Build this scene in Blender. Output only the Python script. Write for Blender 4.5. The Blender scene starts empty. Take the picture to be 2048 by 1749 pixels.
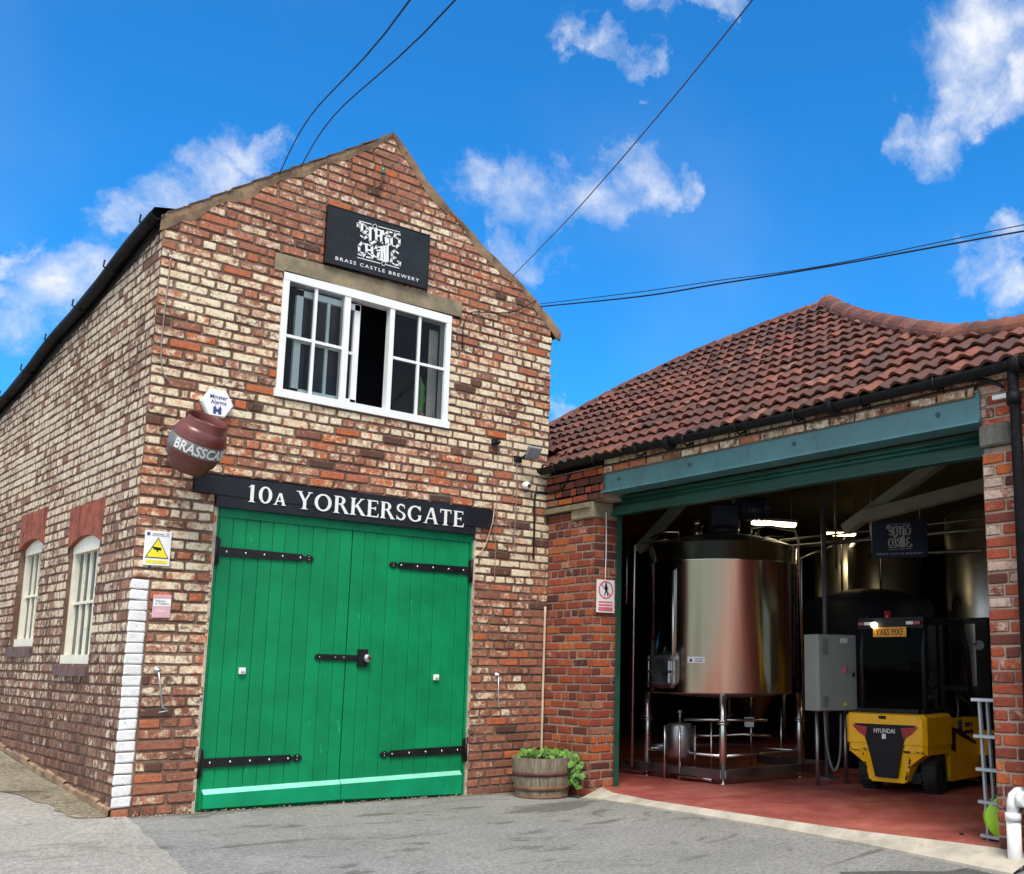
import bpy, bmesh, math, random
from mathutils import Vector, Matrix, noise
random.seed(7)
R = math.radians
SC = bpy.context.scene
COL = SC.collection
K = 1.2                      # real size of the place: everything below is laid out in units of 1.2 m

# ------------------------------------------------------------------ camera
cam_d = bpy.data.cameras.new('camera'); cam = bpy.data.objects.new('camera', cam_d); COL.objects.link(cam)
r_ = Vector((0.72808382, -0.68545231, 0.00700581)); u_ = Vector((-0.11213542, -0.10901471, 0.98769501)); f_ = Vector((0.67625409, 0.71991036, 0.15623534))
CAMP = Vector((-2.2349, -8.2579, 1.1354))
m = Matrix(((r_.x, u_.x, -f_.x, CAMP.x*K), (r_.y, u_.y, -f_.y, CAMP.y*K), (r_.z, u_.z, -f_.z, CAMP.z*K), (0, 0, 0, 1)))
cam.matrix_world = m
cam_d.sensor_width = 36; cam_d.sensor_fit = 'HORIZONTAL'; cam_d.lens = 2000.24/2048*36
cam_d.shift_x = -309.27/2048; cam_d.shift_y = 141.8/2048
cam_d.clip_start = .05; cam_d.clip_end = 3000
SC.camera = cam

# ------------------------------------------------------------------ light and exposure
SC.view_settings.view_transform = 'Standard'; SC.view_settings.look = 'None'
SC.view_settings.gamma = 1; SC.view_settings.exposure = 1.0
SUN_EL, SUN_AZ = 58, 214          # azimuth clockwise from +Y
sd = bpy.data.lights.new('sun', 'SUN'); sd.energy = 2.0; sd.angle = R(24); sd.color = (1, .93, .82)
so = bpy.data.objects.new('sun', sd); COL.objects.link(so)
sv = Vector((math.sin(R(SUN_AZ))*math.cos(R(SUN_EL)), math.cos(R(SUN_AZ))*math.cos(R(SUN_EL)), math.sin(R(SUN_EL))))
so.rotation_euler = sv.to_track_quat('Z', 'Y').to_euler(); so.location = sv*20

wd = bpy.data.worlds.new('World'); SC.world = wd; wd.use_nodes = True
nt = wd.node_tree; nt.nodes.clear()
def N(t, ty, **kw):
    n = t.nodes.new(ty)
    for k, v in kw.items():
        if hasattr(n, k): setattr(n, k, v)
    return n
def inp(t, n, name, v):
    s = n.inputs[name] if not isinstance(name, int) else n.inputs[name]
    if isinstance(v, bpy.types.NodeSocket): t.links.new(v, s)
    else:
        if s.type == 'RGBA' and len(v) == 3: v = (*v, 1)
        s.default_value = v
    return n
def MATH(t, op, a, b=None, c=None, clamp=False):
    n = N(t, 'ShaderNodeMath', operation=op, use_clamp=clamp); inp(t, n, 0, a)
    if b is not None: inp(t, n, 1, b)
    if c is not None: inp(t, n, 2, c)
    return n.outputs[0]
def MIX(t, f, a, b, mode='MIX'):
    n = N(t, 'ShaderNodeMix', data_type='RGBA', blend_type=mode)
    for i, v in ((0, f), (6, a), (7, b)): inp(t, n, i, v)
    return n.outputs[2]
def RANGE(t, v, a, b, c=0., d=1., sm=True):
    n = N(t, 'ShaderNodeMapRange', interpolation_type='SMOOTHSTEP' if sm else 'LINEAR'); n.clamp = True
    for i, x in enumerate((v, a, b, c, d)): inp(t, n, i, x)
    return n.outputs[0]
def NOISE(t, vec, scale, detail=4, rough=.5, dist=0., lac=2.):
    n = N(t, 'ShaderNodeTexNoise')
    if vec is not None: inp(t, n, 'Vector', vec)
    for k, v in (('Scale', scale), ('Detail', detail), ('Roughness', rough), ('Distortion', dist), ('Lacunarity', lac)): inp(t, n, k, v)
    return n.outputs[0]
def RAMP(t, v, stops, const=False):
    n = N(t, 'ShaderNodeValToRGB'); e = n.color_ramp.elements
    if const: n.color_ramp.interpolation = 'CONSTANT'
    while len(e) < len(stops): e.new(.5)
    for x, (p, c) in zip(e, stops): x.position = p; x.color = (*c, 1)
    t.links.new(v, n.inputs[0]); return n.outputs[0]
# sky with overcast added behind the camera, and broken clouds placed where the photograph has them
sky = N(nt, 'ShaderNodeTexSky', sky_type='NISHITA'); sky.sun_disc = False
sky.sun_elevation = R(SUN_EL); sky.sun_rotation = R(SUN_AZ); sky.air_density = 1.0; sky.dust_density = .6; sky.ozone_density = 2.5
tc = N(nt, 'ShaderNodeTexCoord'); vec = tc.outputs['Generated']
nrm = N(nt, 'ShaderNodeVectorMath', operation='NORMALIZE'); nt.links.new(vec, nrm.inputs[0]); vec = nrm.outputs[0]
CL = [(0.746, 0.398, 0.534, 0.045), (0.746, 0.374, 0.551, 0.045), (0.755, 0.419, 0.504, 0.03), (0.753, 0.455, 0.475, 0.03), (0.738, 0.474, 0.48, 0.02), (0.775, 0.384, 0.502, 0.03), (0.765, 0.421, 0.488, 0.022), (0.485, 0.76, 0.433, 0.03), (0.523, 0.742, 0.419, 0.04), (0.554, 0.707, 0.44, 0.033), (0.58, 0.671, 0.462, 0.028), (0.606, 0.65, 0.458, 0.02), (0.523, 0.758, 0.391, 0.025), (0.508, 0.653, 0.561, 0.02), (0.535, 0.636, 0.556, 0.02), (0.558, 0.628, 0.543, 0.016), (0.571, 0.634, 0.521, 0.011), (0.211, 0.899, 0.383, 0.022), (0.238, 0.887, 0.396, 0.03), (0.268, 0.87, 0.414, 0.03), (0.295, 0.853, 0.431, 0.025), (0.188, 0.933, 0.307, 0.035), (0.16, 0.947, 0.279, 0.035), (0.208, 0.921, 0.329, 0.028), (0.143, 0.946, 0.29, 0.025), (0.149, 0.933, 0.329, 0.016), (0.813, 0.449, 0.371, 0.025), (0.833, 0.425, 0.355, 0.025), (0.817, 0.425, 0.389, 0.018), (0.585, 0.774, 0.242, 0.015), (0.549, 0.597, 0.585, 0.02), (0.583, 0.562, 0.586, 0.018)]
def warp(v, sc, amt):
    nn = N(nt, 'ShaderNodeTexNoise'); inp(nt, nn, 'Vector', v); inp(nt, nn, 'Scale', sc); inp(nt, nn, 'Detail', 6.); inp(nt, nn, 'Roughness', .6)
    q = N(nt, 'ShaderNodeVectorMath', operation='MULTIPLY_ADD'); nt.links.new(nn.outputs['Color'], q.inputs[0]); q.inputs[1].default_value = (amt,)*3; q.inputs[2].default_value = (-amt*.5,)*3
    w_ = N(nt, 'ShaderNodeVectorMath', operation='ADD'); nt.links.new(v, w_.inputs[0]); nt.links.new(q.outputs[0], w_.inputs[1]); return w_.outputs[0]
wvec = warp(warp(vec, 7., .14), 26., .055)
acc = None
for x, y, z, rr in CL:
    d = N(nt, 'ShaderNodeVectorMath', operation='DISTANCE'); nt.links.new(wvec, d.inputs[0])
    l = math.sqrt(x*x+y*y+z*z); d.inputs[1].default_value = (x/l, y/l, z/l)
    b = RANGE(nt, d.outputs['Value'], 0., rr*1.75, 1., 0.)
    acc = b if acc is None else MATH(nt, 'MAXIMUM', acc, b)
bk = N(nt, 'ShaderNodeVectorMath', operation='DOT_PRODUCT'); nt.links.new(vec, bk.inputs[0]); bk.inputs[1].default_value = (f_.x, f_.y, .3)
behind = RANGE(nt, bk.outputs['Value'], .62, .15, 0., .95)  # unseen overcast added behind the camera to whiten the ambient light
acc = MATH(nt, 'MAXIMUM', acc, behind)
n1 = NOISE(nt, vec, 9, 12, .62, .2); n2 = NOISE(nt, vec, 3.2, 4, .5); n3 = NOISE(nt, vec, 30, 12, .68, .1)
dens = MATH(nt, 'ADD', MATH(nt, 'MULTIPLY', acc, 1.25), MATH(nt, 'MULTIPLY', MATH(nt, 'SUBTRACT', n1, .5), 3.0))
dens = MATH(nt, 'ADD', dens, MATH(nt, 'MULTIPLY', MATH(nt, 'SUBTRACT', n3, .5), 1.15))
dens = MATH(nt, 'MULTIPLY', dens, RANGE(nt, acc, .0, .55))
mask = RANGE(nt, dens, .05, 1.7, 0., .95, False)
mask = MATH(nt, 'POWER', mask, 1.15)
haze = MATH(nt, 'MULTIPLY', RANGE(nt, n2, .42, .72), .10)
mask = MATH(nt, 'MAXIMUM', mask, haze)
base = MIX(nt, 1., sky.outputs[0], (.125, .75, 1.22), 'MULTIPLY')
ccol = MIX(nt, RANGE(nt, dens, .5, 2.2), (3.2, 3.7, 4.6), (5.3, 5.3, 5.5))
ccol = MIX(nt, behind, ccol, (8.2, 7.6, 6.8))
bg = N(nt, 'ShaderNodeBackground'); nt.links.new(MIX(nt, mask, base, ccol), bg.inputs[0]); bg.inputs[1].default_value = .1
wo = N(nt, 'ShaderNodeOutputWorld'); nt.links.new(bg.outputs[0], wo.inputs[0])

# ------------------------------------------------------------------ materials
MATS = {}
def newmat(name):
    mt = bpy.data.materials.new(name); mt.use_nodes = True; t = mt.node_tree
    p = t.nodes['Principled BSDF']; MATS[name] = mt
    return mt, t, p
def bump(t, p, h, strength=.4, dist=.004):
    b = N(t, 'ShaderNodeBump'); inp(t, b, 'Strength', strength); inp(t, b, 'Distance', dist); inp(t, b, 'Height', h)
    t.links.new(b.outputs[0], p.inputs['Normal'])
def OC(t): return N(t, 'ShaderNodeTexCoord').outputs['Object']
def simple(name, col, rough=.5, metal=0., var=.15, vs=6., bs=0., bsc=60, dirt=None, spec=None):
    if name in MATS: return MATS[name]
    mt, t, p = newmat(name); o = OC(t)
    n = NOISE(t, o, vs, 5, .6)
    c = MIX(t, RANGE(t, n, .3, .7), tuple(x*(1-var) for x in col), tuple(min(1, x*(1+var)) for x in col))
    if dirt:
        c = MIX(t, RANGE(t, NOISE(t, o, vs*2.7, 7, .7), .52, .72, 0, dirt[1]), c, dirt[0])
    inp(t, p, 'Base Color', c); inp(t, p, 'Metallic', metal)
    inp(t, p, 'Roughness', RANGE(t, n, .3, .7, max(0, rough-.08), min(1, rough+.08)))
    if spec is not None: inp(t, p, 'Specular IOR Level', spec)
    if bs: bump(t, p, NOISE(t, o, bsc, 4, .6), bs, .002)
    return mt
def brickmat(name, reds, creams, mortar_tint=None, thr=1.0):
    mt, t, p = newmat(name); o = OC(t)
    at = N(t, 'ShaderNodeAttribute', attribute_name='bk'); sp = N(t, 'ShaderNodeSeparateColor'); t.links.new(at.outputs['Color'], sp.inputs[0])
    hue, cr, wh = sp.outputs
    off = N(t, 'ShaderNodeVectorMath', operation='SCALE'); t.links.new(at.outputs['Color'], off.inputs[0]); off.inputs['Scale'].default_value = 7.3
    ad = N(t, 'ShaderNodeVectorMath', operation='ADD'); t.links.new(o, ad.inputs[0]); t.links.new(off.outputs[0], ad.inputs[1]); v = ad.outputs[0]
    basec = RAMP(t, hue, reds)
    basec = MIX(t, RANGE(t, NOISE(t, v, 22, 6, .65), .35, .7, 0, .65), basec, MIX(t, .55, basec, (.06, .035, .025)))
    n1 = NOISE(t, v, 17, 8, .72, .35)
    th = MATH(t, 'SUBTRACT', 1.0, cr)                     # creaminess moves the threshold
    edge = at.outputs['Alpha']
    n1 = MATH(t, 'ADD', n1, MATH(t, 'MULTIPLY', MATH(t, 'SUBTRACT', edge, 1.), .10))
    lo = MATH(t, 'MULTIPLY_ADD', th, .50, .20); hi = MATH(t, 'ADD', lo, .20)
    patch = RANGE(t, n1, lo, hi)
    cream = RAMP(t, NOISE(t, v, 5.5, 4, .6), creams)
    c = MIX(t, MATH(t, 'MULTIPLY', patch, .93), basec, cream)
    mot = RANGE(t, NOISE(t, v, 38, 7, .75), .50, .70, 0, .50)
    c = MIX(t, mot, c, MIX(t, .5, basec, (.12, .07, .04)))
    c = MIX(t, MATH(t, 'MULTIPLY', MATH(t, 'SUBTRACT', 1., edge), RANGE(t, NOISE(t, v, 28, 5, .7), .3, .6, .25, .9)), c, (.075, .045, .032))
    pits = RANGE(t, NOISE(t, v, 75, 4, .75), .58, .68, 0, .85)
    c = MIX(t, pits, c, (.045, .028, .02))
    soot = RANGE(t, NOISE(t, o, 1.6, 6, .65), .52, .78, 0, .55)
    c = MIX(t, soot, c, MIX(t, .5, c, (.05, .04, .03)))
    chip = RANGE(t, NOISE(t, v, 26, 8, .75), .61, .66)
    wcol = MIX(t, RANGE(t, NOISE(t, v, 9, 6, .7), .45, .7, 0, .5), (.80, .80, .79), (.52, .50, .46))
    wcol = MIX(t, chip, wcol, (.30, .16, .11))
    c = MIX(t, MATH(t, 'GREATER_THAN', wh, .9), c, wcol)
    inp(t, p, 'Base Color', c); inp(t, p, 'Roughness', .88); inp(t, p, 'Specular IOR Level', .25)
    h = MATH(t, 'ADD', MATH(t, 'MULTIPLY', NOISE(t, v, 45, 7, .7), 1.0), MATH(t, 'MULTIPLY', pits, -.7))
    bump(t, p, h, .75, .006)
    return mt
REDS_A = [(0, (.085, .045, .036)), (.2, (.20, .082, .055)), (.42, (.34, .135, .085)), (.62, (.45, .17, .10)), (.82, (.56, .14, .045)), (1, (.5, .30, .19))]
CRE_A = [(.25, (.58, .36, .25)), (.42, (.78, .63, .42)), (.58, (.86, .77, .55)), (.75, (.72, .44, .35))]
brick_front = brickmat('brick_cream_front', REDS_A, CRE_A)
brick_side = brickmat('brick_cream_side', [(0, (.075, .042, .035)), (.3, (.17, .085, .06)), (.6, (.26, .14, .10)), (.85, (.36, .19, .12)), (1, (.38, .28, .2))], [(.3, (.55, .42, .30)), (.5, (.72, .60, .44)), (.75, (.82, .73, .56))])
REDS_W = [(0, (.075, .030, .026)), (.22, (.17, .045, .032)), (.45, (.31, .062, .034)), (.68, (.42, .085, .036)), (.88, (.55, .145, .035)), (1, (.34, .16, .11))]
brick_red = brickmat('brick_red', REDS_W, [(.3, (.42, .27, .2)), (.6, (.55, .42, .34)), (.8, (.66, .6, .52))])
soldier = simple('red_rubbed_brick', (.25, .062, .032), .85, var=.4, vs=9, bs=.4)
def mortarmat(name, a, b, c3):
    mt, t, p = newmat(name); o = OC(t)
    c = MIX(t, RANGE(t, NOISE(t, o, 2.2, 5, .6), .4, .6), a, b)
    c = MIX(t, RANGE(t, NOISE(t, o, 30, 6, .7), .45, .65, 0, .6), c, c3)
    inp(t, p, 'Base Color', c); inp(t, p, 'Roughness', .95); inp(t, p, 'Specular IOR Level', .15)
    bump(t, p, NOISE(t, o, 80, 5, .7), .7, .004); return mt
mort_front = mortarmat('mortar_brown', (.15, .09, .065), (.26, .18, .125), (.09, .052, .04))
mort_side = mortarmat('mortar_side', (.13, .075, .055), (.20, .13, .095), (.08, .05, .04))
mort_red = mortarmat('mortar_pale', (.36, .25, .19), (.27, .17, .125), (.44, .34, .27))
render_tan = simple('tan_mortar_fillet', (.27, .175, .105), .95, var=.4, vs=5, bs=1., bsc=35, dirt=((.085, .06, .045), .85))
stone = simple('sandstone', (.24, .195, .12), .9, var=.25, vs=7, bs=.7, bsc=70, dirt=((.12, .10, .07), .7))
stone_dk = simple('dark_padstone', (.11, .105, .085), .9, var=.3, vs=9, bs=.5, dirt=((.3, .28, .2), .5))
white_pt = simple('white_paint', (.82, .82, .80), .4, var=.03, vs=4, dirt=((.6, .58, .52), .25))
cream_pt = simple('cream_paint', (.78, .74, .60), .5, var=.05, vs=5, dirt=((.5, .45, .34), .5))
gutter_m = simple('black_gutter_paint', (.007, .007, .008), .6, var=.3, vs=8, spec=.2, dirt=((.05, .05, .045), .4))
black_pt = simple('black_iron_paint', (.008, .008, .009), .42, var=.2, bs=.15, spec=.35)
black_pl = simple('black_plastic', (.007, .007, .009), .5, var=.2, spec=.3)
beam_blk = simple('black_beam_paint', (.009, .010, .016), .55, var=.3, vs=4, bs=.35, bsc=25, spec=.35)
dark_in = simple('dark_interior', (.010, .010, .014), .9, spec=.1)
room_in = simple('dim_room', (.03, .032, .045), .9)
steel = simple('polished_steel', (.60, .58, .55), .27, 1.0, var=.05, vs=2)
vessel_m = simple('satin_vessel_steel', (.72, .70, .66), .33, 1.0, var=.05, vs=2)
steel_dk = simple('dull_steel', (.33, .33, .33), .42, 1.0, var=.12)
galv = simple('galvanised_steel', (.50, .53, .56), .42, .85, var=.12)
alu = simple('grey_aluminium', (.42, .46, .50), .38, .5, var=.1)
text_white = simple('white_lettering', (.80, .80, .78), .5, var=.03, dirt=((.5, .5, .5), .2))
text_dim = simple('dim_white_lettering', (.45, .45, .43), .6)
navy = simple('navy_print', (.045, .05, .22), .5)
grey_print = simple('grey_print', (.25, .27, .30), .5)
pink = simple('faded_pink_print', (.62, .36, .40), .5)
sign_red = simple('faded_red_print', (.68, .16, .22), .5)
yellow_pr = simple('yellow_print', (.80, .68, .02), .45)
plate_or = simple('number_plate_yellow', (.80, .33, .01), .4)
rubber = simple('black_rubber', (.010, .010, .010), .75, bs=.3)
fk_yellow = simple('yellow_machine_paint', (.94, .50, .004), .25, var=.05, vs=3, dirt=((.25, .12, .02), .2))
red_lens = simple('red_lens', (.35, .015, .03), .15)
keg_red = simple('red_brown_enamel', (.135, .033, .026), .33, var=.12, dirt=((.2, .1, .08), .25))
keg_band = simple('grey_keg_band', (.20, .20, .20), .4, var=.35, vs=7)
blue_steel = simple('blue_green_beam_paint', (.070, .195, .215), .42, var=.12, vs=3, bs=.2, bsc=20, dirt=((.05, .10, .10), .5))
shut_grn = simple('green_shutter_paint', (.012, .070, .052), .4, var=.2, vs=4, dirt=((.05, .08, .06), .4), spec=.3)
cab_grey = simple('grey_cabinet_paint', (.30, .33, .30), .45, var=.04)
apron = simple('pale_concrete', (.42, .38, .31), .9, var=.2, vs=4, bs=.6, bsc=60, dirt=((.22, .20, .16), .6))
wood_in = simple('pale_truss_timber', (.17, .17, .125), .8)
ceil_m = simple('cream_ceiling_board', (.13, .11, .055), .9, var=.1)
orange_wire = simple('orange_wire', (.5, .16, .04), .6)
lime = simple('lime_green_plastic', (.30, .60, .02), .35)
cactus_m = simple('cactus_green', (.10, .26, .05), .6, var=.3, vs=30)
terracotta = simple('terracotta', (.45, .2, .12), .8)
hoop_m = simple('rusty_hoop', (.13, .055, .045), .7, .4, var=.3, vs=12, bs=.4)
roof_back = simple('roof_underlay', (.14, .05, .035), .9)

def green_paint(name, col, worn):
    mt, t, p = newmat(name); o = OC(t)
    c = MIX(t, RANGE(t, NOISE(t, o, 2.5, 5, .6), .3, .7), tuple(x*.86 for x in col), tuple(x*1.2 for x in col))
    at = N(t, 'ShaderNodeAttribute', attribute_name='bk'); spc = N(t, 'ShaderNodeSeparateColor'); t.links.new(at.outputs['Color'], spc.inputs[0])
    c = MIX(t, MATH(t, 'MULTIPLY', spc.outputs[0], .35), c, (.001, .165, .062))
    sxyz = N(t, 'ShaderNodeSeparateXYZ'); t.links.new(o, sxyz.inputs[0])
    gr = MATH(t, 'MULTIPLY', RANGE(t, sxyz.outputs[2], -.02, .14, 1, 0), RANGE(t, NOISE(t, o, 14, 8, .75), .54, .70, 0, .5))
    mp = N(t, 'ShaderNodeMapping'); t.links.new(o, mp.inputs[0]); mp.inputs['Scale'].default_value = (1, 1, .35)
    ch = RANGE(t, NOISE(t, mp.outputs[0], 19, 7, .62), .665, .70, 0, worn)
    c = MIX(t, ch, c, (.02, .42, .26))
    c = MIX(t, RANGE(t, NOISE(t, mp.outputs[0], 7, 8, .75), .6, .8, 0, .25), c, (.01, .16, .08))
    c = MIX(t, gr, c, (.10, .10, .065))
    inp(t, p, 'Base Color', c); inp(t, p, 'Roughness', .5); inp(t, p, 'Specular IOR Level', .28); bump(t, p, NOISE(t, mp.outputs[0], 40, 4, .6), .12, .002); return mt
green = green_paint('green_door_paint', (.0002, .225, .080), .6)
green2 = green_paint('green_kickboard_paint', (.0005, .27, .115), 1.)
green3 = green_paint('skylit_green_paint', (.22, .62, .46), .3)  # paler green: sky reflection on the upward bevel, put into the colour
green_frame = simple('dark_green_frame', (.0005, .20, .082), .5, spec=.28)

def groundmat(name, base, hi, lo, stain, agg=.5, ags=160, spots=()):
    mt, t, p = newmat(name); o = OC(t)
    c = MIX(t, RANGE(t, NOISE(t, o, .9, 7, .65), .35, .65), base, hi)
    vo = N(t, 'ShaderNodeTexVoronoi'); inp(t, vo, 'Vector', o); inp(t, vo, 'Scale', ags)
    c = MIX(t, RANGE(t, vo.outputs['Distance'], .1, .75, agg, 0), c, MIX(t, NOISE(t, o, ags*.7, 2), lo, tuple(min(1, x*1.9) for x in hi)))
    mp = N(t, 'ShaderNodeMapping'); t.links.new(o, mp.inputs[0]); mp.inputs['Rotation'].default_value = (0, 0, R(-38)); mp.inputs['Scale'].default_value = (.55, 1.6, 1)
    c = MIX(t, RANGE(t, NOISE(t, o, 34, 5, .8), .40, .60, .55, 0), c, lo)
    c = MIX(t, RANGE(t, NOISE(t, o, 70, 3, .8), .56, .66, 0, .6), c, tuple(min(1, x*1.6) for x in hi))
    s = RANGE(t, NOISE(t, mp.outputs[0], 1.9, 9, .7, .9), .55, .62, 0, stain)
    c = MIX(t, s, c, lo)
    for sx, sy, sr in spots:            # old damp patches, each with a ragged outline of its own
        dd = N(t, 'ShaderNodeVectorMath', operation='DISTANCE'); t.links.new(mp.outputs[0], dd.inputs[0])
        a_ = R(-38); qx, qy = sx*.55, sy*1.6; dd.inputs[1].default_value = (qx*math.cos(a_)-qy*math.sin(a_), qx*math.sin(a_)+qy*math.cos(a_), 0)
        mk = MATH(t, 'ADD', MATH(t, 'DIVIDE', dd.outputs['Value'], sr), MATH(t, 'MULTIPLY', MATH(t, 'SUBTRACT', NOISE(t, mp.outputs[0], 6, 8, .7), .5), 2.2))
        c = MIX(t, RANGE(t, mk, .75, .95, .72, 0), c, lo)
    if spots:
        sz = N(t, 'ShaderNodeSeparateXYZ'); t.links.new(o, sz.inputs[0])
        ft = MATH(t, 'ADD', sz.outputs[1], MATH(t, 'MULTIPLY', NOISE(t, o, 7, 7, .75), .28))
        c = MIX(t, RANGE(t, ft, -.02, .14, 0, .75), c, (.13, .105, .065))
    s2 = RANGE(t, NOISE(t, mp.outputs[0], 7, 9, .75, .6), .62, .72, 0, .55)
    c = MIX(t, s2, c, tuple(min(1, x*1.6) for x in hi))
    sp = N(t, 'ShaderNodeTexVoronoi'); inp(t, sp, 'Vector', o); inp(t, sp, 'Scale', 11.)
    c = MIX(t, RANGE(t, sp.outputs['Distance'], .035, .06, .8, 0), c, tuple(min(1, x*1.9) for x in hi))
    inp(t, p, 'Base Color', c); inp(t, p, 'Roughness', .93); inp(t, p, 'Specular IOR Level', .2)
    bump(t, p, MATH(t, 'ADD', vo.outputs['Distance'], NOISE(t, o, 30, 6, .7)), .5, .006); return mt
tarmac = groundmat('worn_tarmac', (.222, .223, .213), (.305, .304, .290), (.098, .095, .085), .7, spots=((3.15, -1.15, .30), (2.55, -.75, .13), (2.3, -1.6, .12), (3.0, -2.0, .13), (1.7, -.75, .12)))
tarmac_dk = groundmat('dark_patch_tarmac', (.085, .085, .085), (.12, .12, .115), (.05, .05, .05), .6)
conc_old = groundmat('exposed_aggregate_concrete', (.31, .295, .265), (.40, .38, .34), (.14, .13, .11), .35, .75, 110)
moss_m = groundmat('mossy_gravel', (.17, .145, .09), (.33, .29, .22), (.075, .062, .035), .8, .8, 26)

def redfloor():
    mt, t, p = newmat('red_floor_paint'); o = OC(t)
    c = MIX(t, RANGE(t, NOISE(t, o, 1.6, 7, .7, .4), .35, .68), (.27, .055, .045), (.42, .13, .10))
    c = MIX(t, RANGE(t, NOISE(t, o, 5, 8, .7), .55, .75, 0, .5), c, (.13, .035, .03))
    inp(t, p, 'Base Color', c); inp(t, p, 'Roughness', RANGE(t, NOISE(t, o, 3, 5), .3, .7, .35, .65)); return mt
red_floor = redfloor()
def tilemat():
    mt, t, p = newmat('clay_pantile'); o = OC(t)
    at = N(t, 'ShaderNodeAttribute', attribute_name='bk'); sp = N(t, 'ShaderNodeSeparateColor'); t.links.new(at.outputs['Color'], sp.inputs[0])
    c = RAMP(t, sp.outputs[0], [(0, (.050, .021, .016)), (.3, (.10, .033, .020)), (.6, (.15, .045, .026)), (.85, (.22, .068, .036)), (1, (.24, .12, .08))])
    c = MIX(t, RANGE(t, NOISE(t, o, 8, 9, .75), .42, .66, 0, .8), c, (.050, .032, .026))
    c = MIX(t, RANGE(t, NOISE(t, o, 25, 6, .7), .62, .72, 0, .5), c, (.40, .30, .26))
    inp(t, p, 'Base Color', c); inp(t, p, 'Roughness', .72); bump(t, p, NOISE(t, o, 60, 6, .7), .4, .004); return mt
tile_m = tilemat()
def woodmat():
    mt, t, p = newmat('weathered_oak'); o = OC(t)
    mp = N(t, 'ShaderNodeMapping'); t.links.new(o, mp.inputs[0]); mp.inputs['Scale'].default_value = (1, 1, .08)
    c = MIX(t, RANGE(t, NOISE(t, mp.outputs[0], 55, 6, .7), .35, .65), (.13, .10, .068), (.30, .25, .18))
    c = MIX(t, RANGE(t, NOISE(t, o, 6, 5), .45, .7, 0, .5), c, (.20, .12, .07))
    inp(t, p, 'Base Color', c); inp(t, p, 'Roughness', .85); bump(t, p, NOISE(t, mp.outputs[0], 70, 5, .7), .5, .004); return mt
oak = woodmat()
def leafmat():
    mt, t, p = newmat('leaf_green'); o = OC(t)
    c = MIX(t, RANGE(t, NOISE(t, o, 14, 3), .35, .65), (.055, .16, .015), (.17, .36, .05))
    inp(t, p, 'Base Color', c); inp(t, p, 'Roughness', .5)
    tr = N(t, 'ShaderNodeBsdfTranslucent'); t.links.new(c, tr.inputs[0]); mx = N(t, 'ShaderNodeMixShader'); mx.inputs[0].default_value = .3
    t.links.new(p.outputs[0], mx.inputs[1]); t.links.new(tr.outputs[0], mx.inputs[2]); t.links.new(mx.outputs[0], t.nodes['Material Output'].inputs[0]); return mt
leaf_m = leafmat()
def glassmat(name, tint, refl):
    mt, t, p = newmat(name); t.nodes.remove(p); o = OC(t)
    gl = N(t, 'ShaderNodeBsdfGlossy'); inp(t, gl, 'Roughness', .03); inp(t, gl, 'Color', (.9, .95, 1))
    tr = N(t, 'ShaderNodeBsdfTransparent'); inp(t, tr, 'Color', tint)
    bm = N(t, 'ShaderNodeBump'); inp(t, bm, 'Strength', .15); inp(t, bm, 'Distance', .01); inp(t, bm, 'Height', NOISE(t, o, 4, 2)); t.links.new(bm.outputs[0], gl.inputs['Normal'])
    fr = N(t, 'ShaderNodeLayerWeight'); inp(t, fr, 'Blend', refl)
    mx = N(t, 'ShaderNodeMixShader'); t.links.new(fr.outputs['Fresnel'], mx.inputs[0]); t.links.new(tr.outputs[0], mx.inputs[1]); t.links.new(gl.outputs[0], mx.inputs[2])
    t.links.new(mx.outputs[0], t.nodes['Material Output'].inputs[0]); return mt
glass = glassmat('window_glass', (.82, .88, .87), .22)
glass_dk = glassmat('dark_cab_glass', (.22, .23, .27), .10)
def tankmat():
    mt, t, p = newmat('brushed_tank_steel'); o = OC(t)
    mp = N(t, 'ShaderNodeMapping'); t.links.new(o, mp.inputs[0]); mp.inputs['Scale'].default_value = (1, 1, .12)
    n = NOISE(t, mp.outputs[0], 6, 4, .6)
    inp(t, p, 'Base Color', MIX(t, n, (.56, .60, .50), (.74, .78, .66))); inp(t, p, 'Metallic', 1.)
    inp(t, p, 'Roughness', RANGE(t, n, .3, .7, .16, .24)); inp(t, p, 'Anisotropic', .75); inp(t, p, 'Anisotropic Rotation', .25)
    tg = N(t, 'ShaderNodeTangent', direction_type='RADIAL', axis='Z'); t.links.new(tg.outputs[0], p.inputs['Tangent'])
    mp2 = N(t, 'ShaderNodeMapping'); t.links.new(o, mp2.inputs[0]); mp2.inputs['Scale'].default_value = (1, 1, .25)
    bump(t, p, NOISE(t, mp2.outputs[0], 5, 3), .05, .02); return mt
tank_m = tankmat()
def emit(name, col, s):
    mt, t, p = newmat(name); inp(t, p, 'Base Color', (.8, .8, .8)); inp(t, p, 'Emission Color', col); inp(t, p, 'Emission Strength', s); return mt
lamp_on = emit('lit_tube', (1, .80, .42), 9)
led_on = emit('lit_led', (1, .9, .7), 3)
blue_led = emit('blue_indicator', (.1, .4, 1), 2)

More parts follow.
